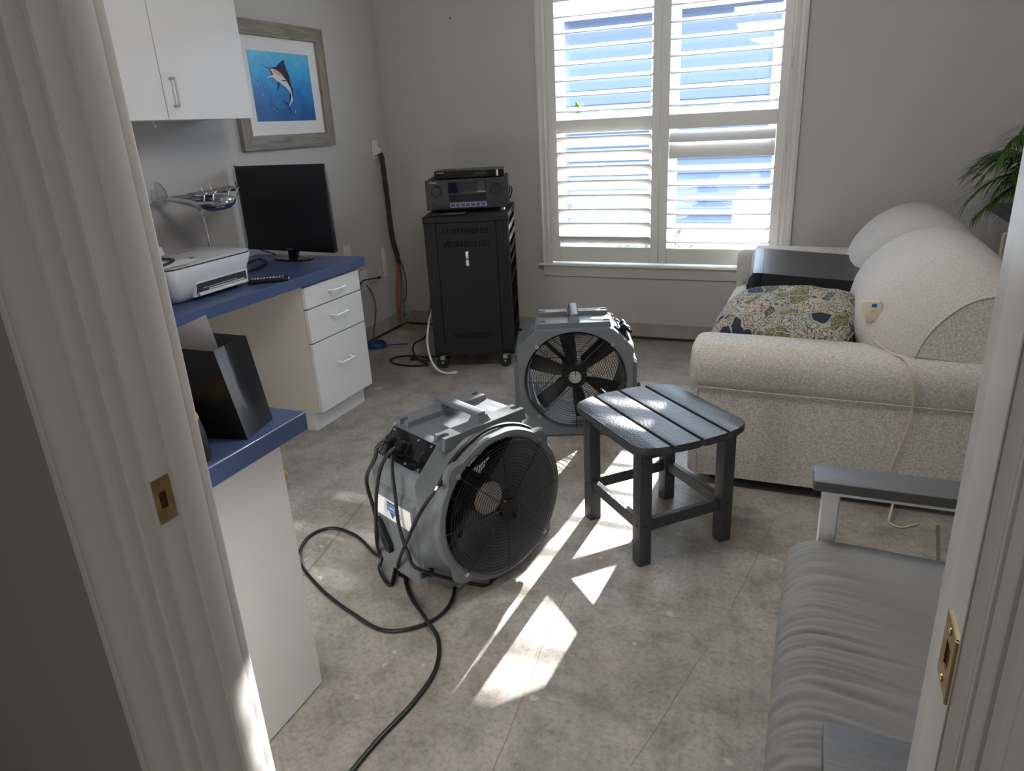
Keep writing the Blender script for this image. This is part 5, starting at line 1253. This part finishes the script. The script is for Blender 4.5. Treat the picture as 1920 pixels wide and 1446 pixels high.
for k in range(15):
    a = [200, 215, 188, 232, 250, 170, 205, 225, 262, 150, 320, 280, 0, 210, 240][k] + random.uniform(-6, 6)
    L = random.uniform(.22, .30) if k < 10 else .22; up = [.20, .30, .08, .22, .10, .22, .00, .36, .20, .2, .3, .3, .3, .12, .04][k]
    d = Vector((cos(R_(a)), sin(R_(a)), 0)); side = Vector((-d.y, d.x, 0))
    st = [Vector((0, 0, .15)) + d * (L * u) + Vector((0, 0, up * sin(u * 2.0) * .9 - .16 * u * u)) for u in [i / 12 for i in range(13)]]
    bm = B(); tube(bm, st, lambda u: .004 * (1 - u) + .001, 6, 0)
    for i in range(3, 13):
        for s in (-1, 1):
            for rep_ in range(3):
                p = lerp(st[i - 1], st[i], .33 * rep_ + .2); l = .15 * (1 - abs(i / 12 - .5) * .7) * random.uniform(.8, 1.1); w = .0048
                dir_ = (d * .75 + side * s * .75 + Vector((0, 0, random.uniform(-.25, .15)))).normalized(); drop = random.uniform(.03, .07)
                nrm = dir_.cross(Vector((0, 0, 1))).normalized()
                row = [(p + dir_ * l * u + Vector((0, 0, -drop * u * u)), w * (1 - u) ** .6 if u < 1 else 0) for u in (0, .3, .6, .85, 1)]
                vsA = [bm.verts.new(q + nrm * ww) for q, ww in row[:-1]]; vsB = [bm.verts.new(q - nrm * ww) for q, ww in row[:-1]]; tip = bm.verts.new(row[-1][0])
                for j in range(3): bm.faces.new((vsA[j], vsA[j + 1], vsB[j + 1], vsB[j]))
                bm.faces.new((vsA[3], tip, vsB[3]))
    obj('frond', bm, leafM, t, smooth=60)

# ------------------------------------------------------------------ armchair at lower right
t = thing('armchair', 'white framed outdoor armchair with grey seat cushion and grey armrest boards', 'armchair', (.35, 1.17, 0))
zA = .60
for nm_, y0, y1, xf in (('far', 1.503, 1.592, .040), ('near', .724, .815, .064)):
    bm = B(); prism(bm, [(xf + .004, y0), (.85, y0), (.85, y1), (xf + .004, y1), (xf, y1 - .006), (xf, y0 + .006)], zA - .024, zA, None, .003); ar = obj('armrest', bm, boardM, t, True)
    ym = (y0 + y1) / 2
    bm = B(); box(bm, xf + .020, xf + .058, ym - .015, ym + .015, 0.0, zA - .042, .003, 1); box(bm, xf + .020, .80, ym - .018, ym + .018, zA - .044, zA - .025, .002, 1); box(bm, .76, .80, ym - .015, ym + .015, 0, zA - .04, .003, 1)
    box(bm, xf + .03, .80, ym - .012, ym + .012, .27, .31, .002, 1); obj('side_frame', bm, metalWhite, t, True)
bm = B(); box(bm, .09, .13, .76, 1.555, .27, .31, .002, 1); box(bm, .74, .78, .76, 1.555, .27, .31, .002, 1)
for k in range(5): box(bm, .15 + k * .12, .20 + k * .12, .78, 1.54, .305, .315)
obj('seat_frame', bm, metalWhite, t, True)
bm = B(); box(bm, .70, .80, .78, 1.54, .36, .85, .03, 3); obj('back_cushion', bm, chairF, t, True)
# cushion with gathered wrinkles over the front roll
cy0, cy1 = .778, 1.540
secs = []; Nn = 220
base = [(.000, .375), (-.006, .405), (.006, .437), (.035, .462), (.080, .472), (.20, .468), (.40, .455), (.66, .445), (.69, .41), (.68, .335), (.40, .318), (.12, .318), (.03, .330)]
bs = dn(base, 6)
for i in range(Nn + 1):
    v = i / Nn; e = max(0, 1 - abs(2 * v - 1) ** 7) ** .42; row = []
    for a, b_ in bs:
        x = .33 + (a - .33) * (.955 + .045 * e); z = .395 + (b_ - .395) * (.22 + .78 * e)
        y = cy0 + (cy1 - cy0) * v
        if b_ > .36 and a < .45:
            fr = math.exp(-((a - .05) / .17) ** 2); yy = y + .25 * (a - .04) ** 2 * 3 + .012 * noise.noise(Vector((a * 5, y * 6, 2)))
            rg = (1 - min(1, abs(noise.noise(Vector((a * 1.6 + 3, yy * 24, 7)))) * 3.2)) ** 2 * .8 + (1 - min(1, abs(noise.noise(Vector((a * 2.2, yy * 42, 11)))) * 3)) ** 2 * .45
            z -= .0085 * fr * e * rg; x += .003 * rg * e if a < .05 else 0
        row.append((x, y, z))
    secs.append(row)
bm = B(); loft(bm, secs); obj('seat_cushion', bm, chairF, t, True, smooth=80)
